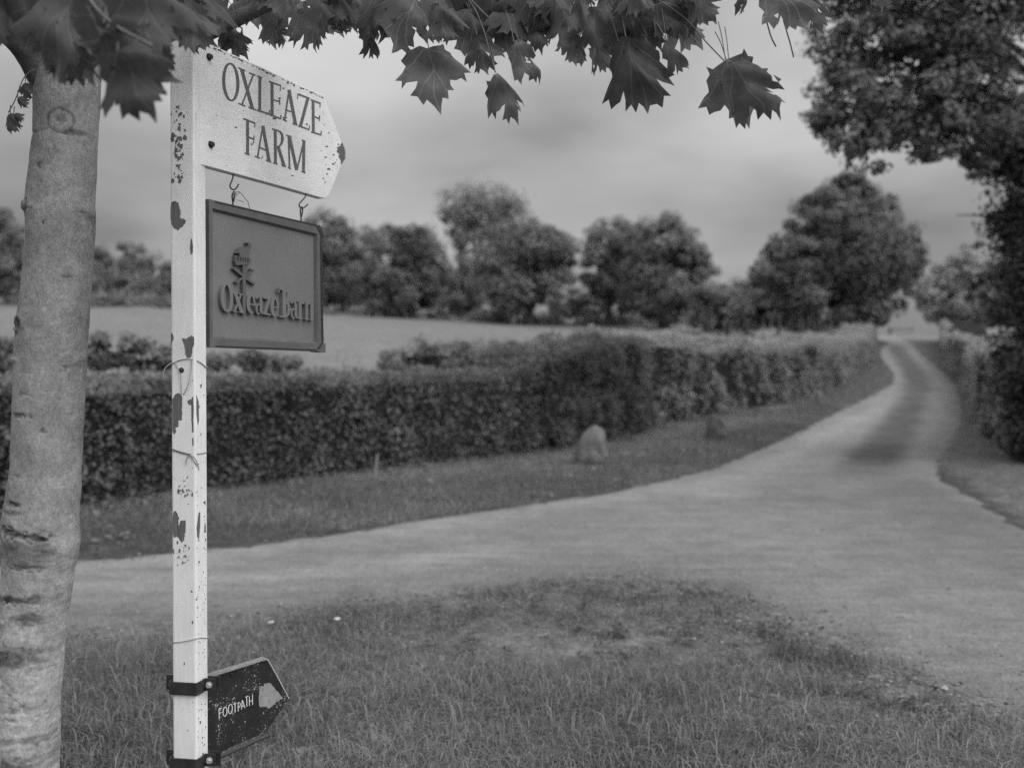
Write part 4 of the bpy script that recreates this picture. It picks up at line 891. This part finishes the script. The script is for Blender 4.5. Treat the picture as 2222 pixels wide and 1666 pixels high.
def flange(p0, p1, nm, mat, dep=.019, th_=.003, fwd=.008):
    a, b = pf.px(*p0), pf.px(*p1); mb = MB(); n = pf.n; z = np.array([0, 0, th_])
    mb.prism([a + n * fwd, b + n * fwd, b - n * dep, a - n * dep], [a + n * fwd - z, b + n * fwd - z, b - n * dep - z, a - n * dep - z]); mb.build(nm, mat, fp)
flange((452, 1466), (577, 1427), 'top_flange', EDGE_M); flange((452, 1650), (582, 1592), 'bottom_flange', FP_M, .006, .003, .012)
mb = MB()   # bright worn edge of the point
wire(mb, [pf.px(x, y, .0005) for x, y in ((575, 1431), (581, 1431), (604, 1472), (627, 1515))], .0016, 6, 0); mb.build('worn_edge', plain('pale_edge', .4, .55, 30, .5), fp)
mb = MB(); WH = plain('sign_white', .5, .68, 60, .6, .2, .0005)
def Q_(pts, w, i): stroke(mb, pf, zf(pts), np.array(w) / 5.8, .0003, .0004 + i * 4e-5)
ft = [[(783, 912), (785, 1042)], [(778, 915), (818, 897)], [(783, 968), (812, 955)], None, None, [(962, 852), (1002, 836)], [(983, 844), (985, 955)], [(1022, 828), (1024, 940)], 'P', [(1076, 800), (1064, 918)], [(1076, 800), (1108, 900)], [(1072, 880), (1100, 868)], [(1112, 765), (1148, 748)], [(1130, 757), (1132, 880)], [(1162, 752), (1164, 872)], [(1202, 730), (1204, 858)], [(1163, 818), (1202, 802)]]
for i, s_ in enumerate(ft):
    if s_ is None: Q_(ell(858 if i == 3 else 925, 945 if i == 3 else 912, 25, 58, 0, 360, 25, -.35), 10, i)
    elif s_ == 'P': Q_([(1024, 832), (1042, 832), (1052, 850), (1044, 880), (1024, 896)], 9, i)
    else: Q_(s_, 10, i)
mb.build('lettering', WH, fp)
mb = MB(); arrow = zf([(1290, 630), (1350, 622), (1348, 598), (1385, 590), (1425, 582), (1480, 650), (1530, 705), (1578, 770), (1545, 800), (1500, 830), (1450, 880), (1405, 910), (1385, 880), (1295, 888), (1280, 800), (1288, 720)])
ar = densify(np.array(arrow + arrow[:1]), 1.3)[:-1]; ar += r3.normal(0, .35, ar.shape); relief(mb, pf, ar, .0003, .0005); mb.build('arrow', plain('arrow_white', .2, .31, 70, .6), fp)
for x, y in ((940, 472), (1262, 345), (958, 1325), (1270, 1180)):
    x, y = zf([(x, y)])[0]; mb = MB(); hexbolt(mb, pf.px(x, y), pf.n, .0042, .004, 10); mb.build('rivet', FP_M, fp)
# clamps
pn = Plane(c0, c0 + PU); n_ = pn.n; u3 = np.array([*PU, 0]); v3 = np.array([*PV, 0])
def clamp(yl, yr):
    zc_ = pl_l.px(400, yl)[2]; hh = .0165; c3 = np.array([*c0, zc_]); mb = MB(); th_ = .0035
    path = [c3 - u3 * .036 + v3 * .037, c3 - u3 * .0055 + v3 * .034, c3 - u3 * .0048 + v3 * .010, c3 - u3 * .001 - v3 * .0035, c3 + u3 * (PW + .001) - v3 * .0045, c3 + u3 * (PW + .0052) - v3 * .001, c3 + u3 * (PW + .0055) + v3 * .026, c3 + u3 * (PW + .026) + v3 * .028]
    path = [np.asarray(p) for p in path]; V = []
    for i, p in enumerate(path):
        tg = path[min(i + 1, len(path) - 1)] - path[max(i - 1, 0)]; tg /= np.linalg.norm(tg); o = np.cross(tg, [0, 0, 1.0]) * th_
        V += [p + [0, 0, hh], p - [0, 0, hh], p - o - [0, 0, hh], p - o + [0, 0, hh]]
    q = [[i * 4 + j, i * 4 + (j + 1) % 4, (i + 1) * 4 + (j + 1) % 4, (i + 1) * 4 + j] for i in range(len(path) - 1) for j in range(4)] + [[0, 1, 2, 3], [len(V) - 1, len(V) - 2, len(V) - 3, len(V) - 4]]
    mb.add(V, q)
    for s_ in (-1, 1):      # square flange plates behind the ears
        cc = c3 + (u3 * (PW + .018) + v3 * .034 if s_ > 0 else -u3 * .027 + v3 * .044); mb.box(cc, u3, v3, (0, 0, 1), .0175, .0022, .0195)
    cl = mb.build('clamp', CLAMP_M, sp_)
    for s_, cc in ((1, c3 + u3 * (PW + .0135) + v3 * .0235), (-1, c3 - u3 * .0195 + v3 * .0315)):
        mb = MB(); hexbolt(mb, cc, -v3, .0072, .0085); mb.build('bolt', STEEL, cl)
CLAMP_M = plain('clamp_black', .014, .04, 25, .5, .4, .001, .45)
clamp(1492, 1492); clamp(1657, 1660)

# wires tied round the post: run over the faces and out at the back
def round_post(front_px, r=.0011, extra=(), off=.0016):
    mb = MB(); pts = []
    for x, y in front_px:
        pl = pl_l if x < 422 else pl_r; pts.append(pl.px(min(max(x, 371), 446), y, off))
    a, b = pts[0], pts[-1]
    bl = np.array([*(c0 + PU * (PW + off) + PV * (PD + off)), a[2]]); br = np.array([*(c0 - PU * off + PV * (PD + off)), b[2]]); al = np.array([*(c0 + PU * (PW + off)), a[2]])
    mb.tube(np.array([bl, al] + pts + [br, (bl + br) / 2, bl]), r, 6)
    for e in extra: wire(mb, [(pl_l if x < 422 else pl_r).px(x, y, h) for x, y, h in e], r * .9, 6)
    return mb
W_M = plain('pale_cord', .3, .45, 80, .8, .3, .001, .15); W2_M = plain('dark_wire', .06, .1, 80, .6, .2, .001, .3)
mb = round_post(z3([(1118, 272), (1145, 258), (1180, 244), (1220, 236), (1258, 238), (1290, 250), (1320, 268), (1352, 292)]), .0014,
    [[(x, y, h) for (x, y), h in zip(z3([(1145, 258), (1118, 270), (1095, 288), (1080, 315), (1076, 340)]), (.002, .004, .006, .006, .006))], [(x, y, h) for (x, y), h in zip(z3([(1257, 240), (1256, 300), (1250, 370), (1230, 430), (1202, 470)]), (.002, .003, .006, .004, .002))], [(x, y, .002) for x, y in z3([(1145, 262), (1165, 290), (1185, 320), (1188, 400), (1190, 470)])]])
tag(mb.build('cord', W_M, smooth=True), 'pale loose cord looped round the post below the hanging sign', 'cord', 'cords and wires tied round the white post')
mb = round_post(z3([(1120, 822), (1160, 838), (1200, 850), (1245, 860), (1290, 860), (1330, 854), (1354, 850)]), .0009,
    [[(x, y, .002) for x, y in z3([(1128, 832), (1180, 850), (1240, 866), (1275, 885), (1290, 930), (1298, 965)])], [(x, y, .003) for x, y in z3([(1245, 866), (1228, 880), (1220, 905), (1222, 930)])], [(x, y, .003) for x, y in z3([(1245, 866), (1270, 900), (1285, 940)])]])
tag(mb.build('wire', W2_M, smooth=True), 'thin dark wire twisted round the middle of the post', 'wire', 'cords and wires tied round the white post')
z4 = zoomer(0, 1150, 2.765)
mb = round_post(z4([(1032, 672), (1080, 668), (1130, 660), (1175, 648), (1200, 643), (1230, 645), (1250, 648)]), .0013)
tag(mb.build('cord', W_M, smooth=True), 'taut pale cord round the post above the black footpath arm', 'cord', 'cords and wires tied round the white post')
stud = pl_l.px(394, 803); mb = MB(); hexbolt(mb, stud, pl_l.n, .0052, .006, 12); mb.build('nail', BLACK, post)

# ------------------------------------------------------------------ maple in the foreground
YT = 2.5
tab = [(-520, 135, 240), (-200, 112, 232), (40, 92, 216), (120, 84, 214), (200, 80, 212), (300, 78, 207), (400, 66, 202), (450, 61, 200), (470, 62, 203), (520, 63, 199), (600, 55, 194), (700, 44, 188), (760, 38, 183), (790, 37, 181), (850, 36, 178), (1000, 31, 172), (1080, 20, 167), (1120, 13, 165), (1180, 13, 167), (1230, 13, 158), (1300, 4, 147), (1400, -4, 134), (1500, -8, 127), (1600, -14, 124), (1700, -22, 122), (1850, -45, 135), (1960, -80, 160), (2050, -120, 200)]
tab = np.array(tab, float); yy = np.arange(-520, 2050, 3.2)
lf = np.interp(yy, tab[:, 0], tab[:, 1]); rt = np.interp(yy, tab[:, 0], tab[:, 2])
ker = np.ones(7) / 7
def sm(v): return np.convolve(np.pad(v, 3, mode='edge'), ker, 'valid')
lf, rt = sm(lf), sm(rt)
mt = root('maple_tree', (P(40, 2010, YT)[0], YT + .08, 0), 'maple with smooth grey trunk at the left and lobed leaves hanging across the top', 'tree')
seg = 120; th = np.linspace(0, 2 * np.pi, seg, endpoint=False)
VV = []; AA = []
cl_ = np.array([P((a + b) / 2, y, YT + .08) for y, a, b in zip(yy, lf, rt)]); rr = (rt - lf) / 2 / F * (YT + .08)
TH, YYp = np.meshgrid(th, yy)
XP = np.interp(YYp, yy, (lf + rt) / 2) + np.cos(TH) * np.interp(YYp, yy, (rt - lf) / 2)
front = np.sin(TH) < 0.1
dsp = (fbm(TH * 2.2 + 3, YYp / 46, 1.0) - .5) * .05 + (fbm(np.cos(TH) * 30, YYp / 9 + 40 * np.sin(TH), 1) - .5) * .018
low = sstep(1050, 1350, YYp)
dsp += low * (fbm(XP / 9 + 7, YYp / 12, 1) - .5) * .05
dark = .5 + (fbm(XP / 60, YYp / 60, 1) - .5) * .25 + sstep(900, 1400, YYp) * ((fbm(XP / 13, YYp / 8, 1) - .5) * .32 + .17)
def ring_scar(x, y, r, w, amp, dk):
    global dsp, dark
    d = np.hypot(XP - x, (YYp - y) * 1.0) + (vnoise(XP / 5, YYp / 5, 1) - .5) * 4; g_ = np.exp(-((d - r) / w) ** 2) * front
    dsp = dsp - amp * g_; dark = dark - dk * g_
def spot(x, y, a, b, amp, dk, rag=6):
    global dsp, dark
    d = np.hypot((XP - x + (vnoise(XP / 6, YYp / 6, 1) - .5) * rag * 2) / a, (YYp - y + (vnoise(XP / 7 + 9, YYp / 5, 1) - .5) * rag * 1.5) / b); g_ = np.exp(-d ** 4) * front
    dsp = dsp + amp * g_; dark = dark - dk * g_
ring_scar(160, 277, 25, 3, .02, .3); spot(162, 276, 9, 14, -.03, .2); spot(100, 297, 34, 4, -.03, .22); spot(185, 300, 22, 5, -.04, .3); spot(118, 370, 5, 8, -.05, .3)
spot(75, 452, 20, 16, .09, .06); ring_scar(75, 452, 13, 3, .04, .3); spot(198, 460, 10, 14, .05, .1); spot(128, 492, 4, 4, -.05, .3); spot(64, 703, 15, 11, -.06, .4); ring_scar(64, 703, 14, 4, -.05, .1); spot(50, 780, 22, 8, .06, -.06); spot(170, 780, 12, 16, .05, .1)
spot(80, 898, 26, 5, -.05, .35, 10); spot(128, 930, 4, 3, -.05, .3); spot(65, 1085, 14, 6, -.05, .3); spot(55, 1103, 34, 4, -.03, .2)
for x_, y_, a_2, b_2 in ((45, 1140, 36, 7), (85, 1150, 38, 5), (120, 1158, 20, 6)): spot(x_, y_, a_2, b_2, -.1, .42, 9)
spot(80, 1185, 58, 30, .03, .26, 12); spot(50, 1172, 30, 16, -.02, .14, 9); spot(88, 1218, 40, 6, -.05, .2, 8); spot(130, 1180, 14, 26, -.02, .15)
spot(70, 1285, 60, 8, -.02, .45, 8); spot(95, 1325, 30, 12, -.015, .42, 9); spot(60, 1405, 64, 24, -.01, .5, 12); spot(80, 1517, 26, 6, -.04, .22); spot(30, 1585, 50, 7, -.04, .18); spot(105, 1585, 26, 12, -.02, .35, 9); spot(50, 1640, 62, 22, -.01, .5, 13)
r6 = np.random.default_rng(21)
for i in range(46):
    y_ = r6.uniform(1020, 1660) if i < 34 else r6.uniform(320, 1000); spot(np.interp(y_, tab[:, 0], tab[:, 1]) + r6.uniform(8, 125), y_, r6.uniform(3, 15), r6.uniform(2, 5), -.025, r6.choice([.3, .22, -.2, -.15]), 8)
rad = rr[:, None] * (1 + dsp)
V = np.stack([cl_[:, 0:1] + np.cos(TH) * rad, cl_[:, 1:2] + np.sin(TH) * rad, np.broadcast_to(cl_[:, 2:3], TH.shape)], -1)
ii = np.arange(len(yy) * seg).reshape(len(yy), seg); qq = np.stack([ii[:-1], ii[1:], np.roll(ii[1:], -1, 1), np.roll(ii[:-1], -1, 1)], -1).reshape(-1, 4)
k = NT('maple_bark'); c = k.coord(); a = k.noise(18, 5, .65, c); v = k.coord((70, 70, 28)); b = k.noise(3, 4, .65, v); f_ = k.noise(120, 3, .7, c)
g2 = k.noise(55, 4, .75, c); val_ = k.math('MULTIPLY', k.math('MULTIPLY', k.ramp(k.attr('v'), 0, 1, .03, .56), k.ramp(a, .3, .7, .8, 1.18)), k.ramp(g2, .3, .7, .78, 1.2)); val_ = k.math('MULTIPLY', val_, k.ramp(b, .3, .7, .8, 1.15)); val_ = k.math('MULTIPLY', val_, k.ramp(f_, .3, .7, .85, 1.12))
k.col(val_).rough(.85, .2).bump(k.math('ADD', b, f_), .5, .003); BARK = k.m
mb = MB(); mb.add(V, qq, 0, np.clip(dark, 0.02, 1).ravel()); mb.build('trunk', BARK, mt, True)
# limbs
PET = MB()
mb = MB(); DK = .14
def limbpx(pts, rads, seg=14, it=2):
    p = smooth_line(np.array([P(*q) for q in pts]), it); r = np.interp(np.linspace(0, 1, len(p)), np.linspace(0, 1, len(rads)), rads); p[:, 0] += (fbm(p[:, 2] * 20, p[:, 0] * 20) - .5) * r * .4; mb.tube(p, r, seg, 0, DK)
limbpx([(150, 420, 2.58), (122, 290, 2.57), (100, 200, 2.56), (72, 140, 2.53), (40, 95, 2.48), (-30, 40, 2.4), (-120, -60, 2.3)], [.03, .034, .033, .03, .027, .024, .02])
limbpx([(160, 20, 2.6), (260, 75, 2.62), (360, 90, 2.62), (430, 78, 2.6), (510, 42, 2.58), (600, 2, 2.56), (720, -60, 2.52), (900, -110, 2.45), (1150, -130, 2.4), (1450, -110, 2.38), (1700, -60, 2.36), (1950, -40, 2.35)], [.05, .036, .03, .027, .022, .018, .016, .014, .012, .009, .006, .004])
limbpx([(430, 80, 2.6), (455, 95, 2.58), (480, 120, 2.57)], [.02, .014, .006]); limbpx([(478, 50, 2.6), (488, 20, 2.6), (500, -60, 2.6)], [.012, .007, .005])
limbpx([(130, -300, 2.5), (200, -450, 2.4), (420, -700, 2.2), (700, -900, 2.0)], [.05, .04, .03, .02]); limbpx([(180, -300, 2.55), (160, -700, 2.7), (200, -1100, 2.9)], [.06, .045, .02]); limbpx([(150, -250, 2.5), (30, -500, 2.2), (-300, -750, 1.9)], [.045, .03, .02])
limbpx([(900, -110, 2.45), (1000, -20, 2.4), (1060, 40, 2.38)], [.008, .004, .003]); limbpx([(1150, -130, 2.4), (1250, -40, 2.36), (1290, 10, 2.34)], [.007, .004, .003])
PET.tube(smooth_line(np.array([P(*q) for q in ((120, -150, 1.9), (170, -40, 1.6), (225, 45, 1.53), (330, 100, 1.53))]), 2), .0028, 7, 0, .3)
mb.build('branch', BARK, mt, True)

half = [(0, 0), (.12, -.05), (.28, -.07), (.34, -.15), (.37, -.03), (.47, -.01), (.46, .08), (.46, .14), (.56, .20), (.72, .29), (.59, .35), (.62, .48), (.52, .46), (.42, .50), (.31, .49), (.33, .60), (.42, .69), (.29, .73), (.24, .88), (.145, .83), (.06, .95), (0, 1.1)]
outline = half + [(-x, y) for x, y in half[-2:0:-1]]
ip = [(x, y) for x in np.arange(-.6, .61, .1) for y in np.arange(-.05, 1.05, .1)]
op = np.array(outline); ip = np.array(ip); ip = ip[inside(ip[:, 0], ip[:, 1], op)]
ip = ip[dist_line(ip[:, 0], ip[:, 1], np.concatenate([op, op[:1]])) > .035]
lv, _, lf_, *_ = delaunay_2d_cdt([Vector(p) for p in np.concatenate([op, ip])], [], [list(range(len(op)))], 1, 1e-6)
LV = np.array([(p.x, p.y) for p in lv]); LF = np.array([f for f in lf_ if len(f) == 3])
LEAF = MB(); LUV = []
def maple_leaf(base, tipd, facing, size, fold=.35, droop=.3, tone=.5, tear=0.0, petiole=None, asym=0.0):
    """leaf hanging from base, its midrib along tipd, upper face towards facing"""
    d = np.asarray(tipd, float); d /= np.linalg.norm(d); n = np.asarray(facing, float); n = n - d * (n @ d); n /= np.linalg.norm(n) + 1e-9; s = np.cross(d, n)
    x, y = LV[:, 0] * (1 + asym * np.sign(LV[:, 0])), LV[:, 1]; o1, o2 = rng.uniform(0, 6, 2)
    z = -fold * np.abs(x) ** 1.2 - droop * (np.clip(y, 0, 2) ** 2) * .5 + .06 * np.sin(5 * x + o1) * np.sin(4 * y + o2) - .25 * droop * x * x + .05 * np.sin(9 * y + 4 * x + o1)
    kk = rng.uniform(.2, .6); x = x + .04 * np.sin(8 * y + o2) + .03 * np.sin(17 * y + o1) * np.abs(x); y = y + kk * np.abs(x) + .025 * np.sin(9 * x + o1) + .02 * np.sin(19 * x + o2); x = x * (1 - .4 * kk)
    z = z - rng.uniform(0, .25) * (x * x + (y - .4) ** 2) ** 1.5
    p = base + size * (x[:, None] * s + y[:, None] * d + z[:, None] * n)
    fc = LF
    if tear > 0:
        cen = LV[LF].mean(1); hole = vnoise(cen[:, 0] + o1 * 10, cen[:, 1] + o2 * 10, 7) < tear; fc = LF[~(hole & (np.hypot(cen[:, 0], cen[:, 1]) > .42))]
    LEAF.add(p, fc, 0, np.full(len(p), tone)); LUV.append(LV * .5 + .5)
    if petiole is not None:
        q = np.asarray(petiole, float); m = (q + base) / 2 + np.array([0, 0, .012]); PET.tube(smooth_line(np.array([q, m, base]), 2), .0012, 6, 0, .45)
def hang(x, y, tx, ty, Y, w=None, fold=.35, droop=.3, tone=None, yaw=None, tear=0.0, pet=None, dY=0.0, asym=0.0, big=1.0):
    """leaf whose stalk joint is seen at (x, y) and its tip near (tx, ty)"""
    b = P(x, y, Y); e = P(tx, ty, Y + dY); L_ = np.linalg.norm(e - b)
    size = (w * 1.18 / 1.4 / F * Y) if w else L_ / 1.1
    yaw = rng.normal(0, .5) if yaw is None else yaw
    f = np.array([math.sin(yaw), -math.cos(yaw), .25 + rng.normal(0, .12)])
    pt = P(*pet) if pet is not None else b + np.array([rng.normal(0, .02), rng.normal(0, .02), rng.uniform(.05, .09)])
    d = (e - b) / L_
    maple_leaf(b, d, f, max(size, L_ / 1.15) if not w else size, fold, droop, rng.normal(.45, .2) if tone is None else tone, tear, pt, asym)
# leaves of the right-hand spray, one by one
spray = [ # x, y, tipx, tipy, Y, width, fold, droop, yaw
 (930, 106, 950, 224, 2.38, 150, .12, .1, .1), (1075, 158, 1158, 276, 2.36, 120, .5, .4, .7), (1358, 82, 1405, 226, 2.34, 185, .25, .15, -.1), (1446, 90, 1532, 160, 2.36, 85, .7, .3, .9),
 (1575, 136, 1650, 302, 2.32, 170, .3, .2, -.2), (1582, 138, 1745, 285, 2.26, 175, .3, .15, .25), (1578, 138, 1575, 240, 2.33, 70, .6, .4, -.7), (1425, 5, 1512, 98, 2.38, 110, .3, .25, .2), (1383, 27, 1408, 106, 2.42, 80, .4, .2, -.6),
 (1245, 70, 1262, 158, 2.36, 85, .4, .3, .5), (1290, 90, 1330, 160, 2.4, 80, .4, .3, -.4), (1150, 30, 1182, 114, 2.42, 95, .3, .2, .2), (900, -10, 850, 108, 2.33, 170, .25, .2, .3), (955, 15, 968, 106, 2.36, 110, .2, .1, -.2),
 (792, 55, 848, 134, 2.45, 80, .6, .5, 1.0), (1035, 78, 1055, 158, 2.38, 95, .3, .3, -.3), (1116, 95, 1180, 168, 2.36, 120, .35, .3, .4), (1090, 10, 1100, 90, 2.42, 120, .3, .2, 0.), (1020, 20, 1030, 100, 2.44, 120, .3, .2, .3),
 (1210, -5, 1240, 80, 2.42, 130, .3, .2, -.2), (1310, -10, 1330, 60, 2.44, 120, .3, .2, .3), (1480, -20, 1500, 60, 2.42, 110, .4, .3, -.3), (1612, -15, 1630, 44, 2.34, 70, .3, .2, .2), (1672, -30, 1790, 80, 2.28, 150, .15, .15, .1), (1740, -20, 1815, 85, 2.3, 110, .3, .3, .3), (1690, 0, 1705, 60, 2.36, 60, .6, .3, .8),
 (1895, -35, 1902, 32, 2.3, 55, .3, .2, 0.), (1945, -40, 1952, 38, 2.3, 45, .4, .2, .3), (1850, -40, 1850, 40, 2.32, 60, .5, .2, .6),
 (592, 20, 632, 126, 2.6, 95, .4, .3, .5), (570, 30, 585, 100, 2.64, 80, .4, .3, -.5), (660, 15, 702, 116, 2.58, 105, .4, .4, .6), (705, 10, 746, 104, 2.55, 110, .35, .2, -.2), (640, -10, 650, 70, 2.64, 110, .3, .2, .2), (745, 20, 760, 92, 2.6, 60, .5, .3, .5), (770, -20, 800, 70, 2.55, 110, .3, .2, -.3), (840, -30, 820, 60, 2.5, 120, .25, .2, .2), (545, -30, 560, 50, 2.66, 120, .3, .2, .3), (700, -40, 690, 50, 2.62, 120, .3, .2, -.1),
 (497, 62, 556, 140, 2.63, 80, .4, .4, .5), (480, 75, 488, 125, 2.64, 60, .5, .3, -.5), (520, 60, 552, 98, 2.58, 60, .5, .3, .9),
 (1060, -40, 1075, 40, 2.4, 130, .3, .2, .1), (1160, -50, 1150, 40, 2.4, 130, .3, .2, .1), (980, -40, 990, 40, 2.42, 130, .3, .2, -.3), (1260, -50, 1275, 40, 2.4, 130, .3, .2, .4), (1380, -50, 1390, 30, 2.42, 130, .3, .2, -.2)]
r8 = np.random.default_rng(4)
for i in range(34):
    x = r8.uniform(560, 1560); y = r8.uniform(-60, 22); spray.append((x, y, x + r8.normal(0, 30), y + r8.uniform(70, 105), 2.42 + r8.normal(0, .06), r8.uniform(75, 125), r8.uniform(.2, .55), r8.uniform(.1, .4), r8.normal(0, .5)))
for i in range(7):
    x = r8.uniform(1620, 1930); y = r8.uniform(-70, -35); spray.append((x, y, x + r8.normal(0, 25), y + r8.uniform(60, 85), 2.34, r8.uniform(60, 95), .35, .3, r8.normal(0, .5)))
for (x, y, tx, ty, Y, w, fo, dr, ya) in spray: hang(x, y, tx, ty, Y, w, fo, dr, None, ya, tear=.12 if rng.random() < .45 else .03, pet=(x + rng.normal(0, 12) - 18, y - 60 - 30 * rng.random(), Y + .03), dY=rng.normal(0, .05), asym=rng.normal(0, .08))
for pts in ([(1420, -5, 2.38), (1490, 40, 2.36), (1530, 90, 2.33), (1575, 136, 2.3)], [(1335, -20, 2.4), (1350, 30, 2.36), (1358, 82, 2.34)], [(1320, 10, 2.38), (1330, 50, 2.37), (1342, 92, 2.36)], [(1000, -20, 2.4), (1040, 30, 2.38), (1075, 158, 2.36)], [(1410, 40, 2.4), (1432, 60, 2.37), (1446, 90, 2.36)], [(1662, 40, 2.36), (1672, 80, 2.35), (1684, 102, 2.35)], [(1700, 45, 2.35), (1715, 95, 2.35), (1722, 125, 2.35)], [(1235, 20, 2.38), (1240, 45, 2.37), (1245, 70, 2.36)]):
    PET.tube(smooth_line(np.array([P(*q) for q in pts]), 2), .0017, 6, 0, .5)
# near blurred clump before the trunk and the post top
near = [(225, 50, 165, 205, 1.72, 190, .3, .3, .2), (255, 110, 300, 205, 1.70, 190, .25, .2, -.1), (235, 60, 405, 175, 1.72, 200, .35, .25, .5), (110, 20, 150, 160, 1.85, 200, .3, .3, -.3), (70, -20, 20, 75, 1.85, 150, .3, .2, .2), (0, -30, 30, 80, 1.9, 150, .3, .2, -.2), (150, -50, 120, 110, 1.8, 230, .3, .2, .1), (300, -40, 330, 110, 1.8, 230, .3, .2, .2), (230, -60, 240, 60, 1.85, 220, .3, .2, -.3), (395, 10, 428, 130, 2.05, 110, .4, .3, .3), (380, -40, 400, 70, 2.0, 150, .3, .2, -.2), (340, 20, 390, 100, 2.1, 120, .3, .2, .4), (440, -30, 455, 50, 2.3, 130, .3, .2, .4), (165, 90, 195, 190, 1.9, 120, .5, .4, .8), (130, 90, 110, 180, 2.0, 110, .5, .3, -.7), (60, 30, 90, 120, 2.1, 130, .3, .2, .3), (410, 30, 445, 80, 2.2, 110, .3, .3, -.4), (-40, -20, -30, 80, 1.9, 160, .3, .2, 0.), (180, 0, 190, 110, 2.1, 180, .3, .2, .2), (320, 40, 300, 130, 2.2, 150, .3, .2, .1)]
near += [(402, 5, 428, 132, 1.95, 120, .3, .2, .1), (300, 70, 418, 182, 1.75, 130, .35, .25, .3), (90, 60, 215, 120, 2.0, 150, .3, .2, -.2), (350, -20, 452, 60, 2.0, 150, .3, .2, .1)]
for (x, y, tx, ty, Y, w, fo, dr, ya) in near: hang(x, y, tx, ty, Y - .2 * (Y < 1.95), w, fo, dr, rng.normal(.3, .1), ya, tear=.02, pet=(x + rng.normal(0, 8), y - 70, Y + .03), dY=rng.normal(0, .06), asym=rng.normal(0, .08))
# small sprig on the trunk's left
PET.tube(smooth_line(np.array([P(*q) for q in ((95, 152, 2.45), (70, 150, 2.42), (48, 172, 2.42), (35, 215, 2.42), (18, 245, 2.42))]), 2), .0014, 6, 0, .4)
for (x, y, tx, ty, w) in ((55, 180, 52, 238, 42), (38, 212, 50, 225, 30), (22, 245, 18, 295, 48), (30, 248, 58, 270, 26)): hang(x, y, tx, ty, 2.42, w, .5, .4, .35, pet=(x + 2, y - 14, 2.42))
# the crown over the frame: it shades the post top and the trunk
for i in range(800):
    c_ = np.array([rng.normal(-.35, .95), rng.normal(2.45, .75), rng.uniform(2.85, 5.2)]) if i < 250 else np.array([rng.normal(-1.45, .4), rng.normal(2.25, .5), rng.uniform(2.6, 3.8)])
    px_, py_ = to_px(c_)
    if c_[1] < .9 or (py_ > -130 and -200 < px_ < 2400): continue
    maple_leaf(c_, rng.normal(size=3) * .6 + [0, 0, -1], rng.normal(size=3) * .6 + [0, -.3, .7], rng.uniform(.08, .13), .3, .3, rng.normal(.45, .12))
k = NT('maple_leaf_skin'); uvn = k.n('ShaderNodeUVMap'); uvn.uv_map = 'leaf'; sp3 = k.n('ShaderNodeSeparateXYZ'); k.l(uvn.outputs[0], sp3.inputs[0])
ux = k.math('ABSOLUTE', k.math('MULTIPLY', k.math('SUBTRACT', sp3.outputs[0], .5), 2.0)); uy = k.math('MULTIPLY', k.math('SUBTRACT', sp3.outputs[1], .5), 2.0)
ds = ux
for (dx, dy) in ((.923, .385), (.94, -.34), (.52, .854)):
    oy = 0.0 if dy < .8 else .3
    dd = k.math('ABSOLUTE', k.math('SUBTRACT', k.math('MULTIPLY', ux, dy), k.math('MULTIPLY', k.math('SUBTRACT', uy, oy), dx)))
    ds = k.math('MINIMUM', ds, dd)
vein = k.ramp(ds, .004, .018, 1.6, 1.0); vein.node.clamp = True if hasattr(vein.node, 'clamp') else True
c = k.coord(); a = k.noise(28, 4, .6, c); spt = k.ramp(k.noise(75, 2, .5, c), .68, .72, 1.0, .35)
cc = k.math('MULTIPLY', k.math('MULTIPLY', k.ramp(k.attr('v'), 0, 1, .05, .19), vein), k.math('MULTIPLY', k.ramp(a, .3, .7, .75, 1.25), spt))
k.col(cc).rough(.5, .25).bump(k.math('ADD', k.noise(60, 3, .6, c), vein), .3, .003)
trn = k.n('ShaderNodeBsdfTranslucent'); k.l(k.math('MULTIPLY', cc, 1.3), trn.inputs[0]); mx = k.n('ShaderNodeMixShader'); mx.inputs[0].default_value = .48
k.l(k.b.outputs[0], mx.inputs[1]); k.l(trn.outputs[0], mx.inputs[2]); k.l(mx.outputs[0], k.t.nodes['Material Output'].inputs[0])
for v_, a_v in zip(PET.v, PET.a): LUV.append(np.full((len(v_), 2), 5.0))
for f_ in PET.f: LEAF.f.append(f_ + LEAF.nv); LEAF.m.append(np.ones(len(f_), int))
LEAF.v += PET.v; LEAF.a += PET.a
LEAF.build('foliage', [k.m, plain('leaf_stalk', .09, .14, 30, .6, .1)], mt, True, uv=np.concatenate(LUV))
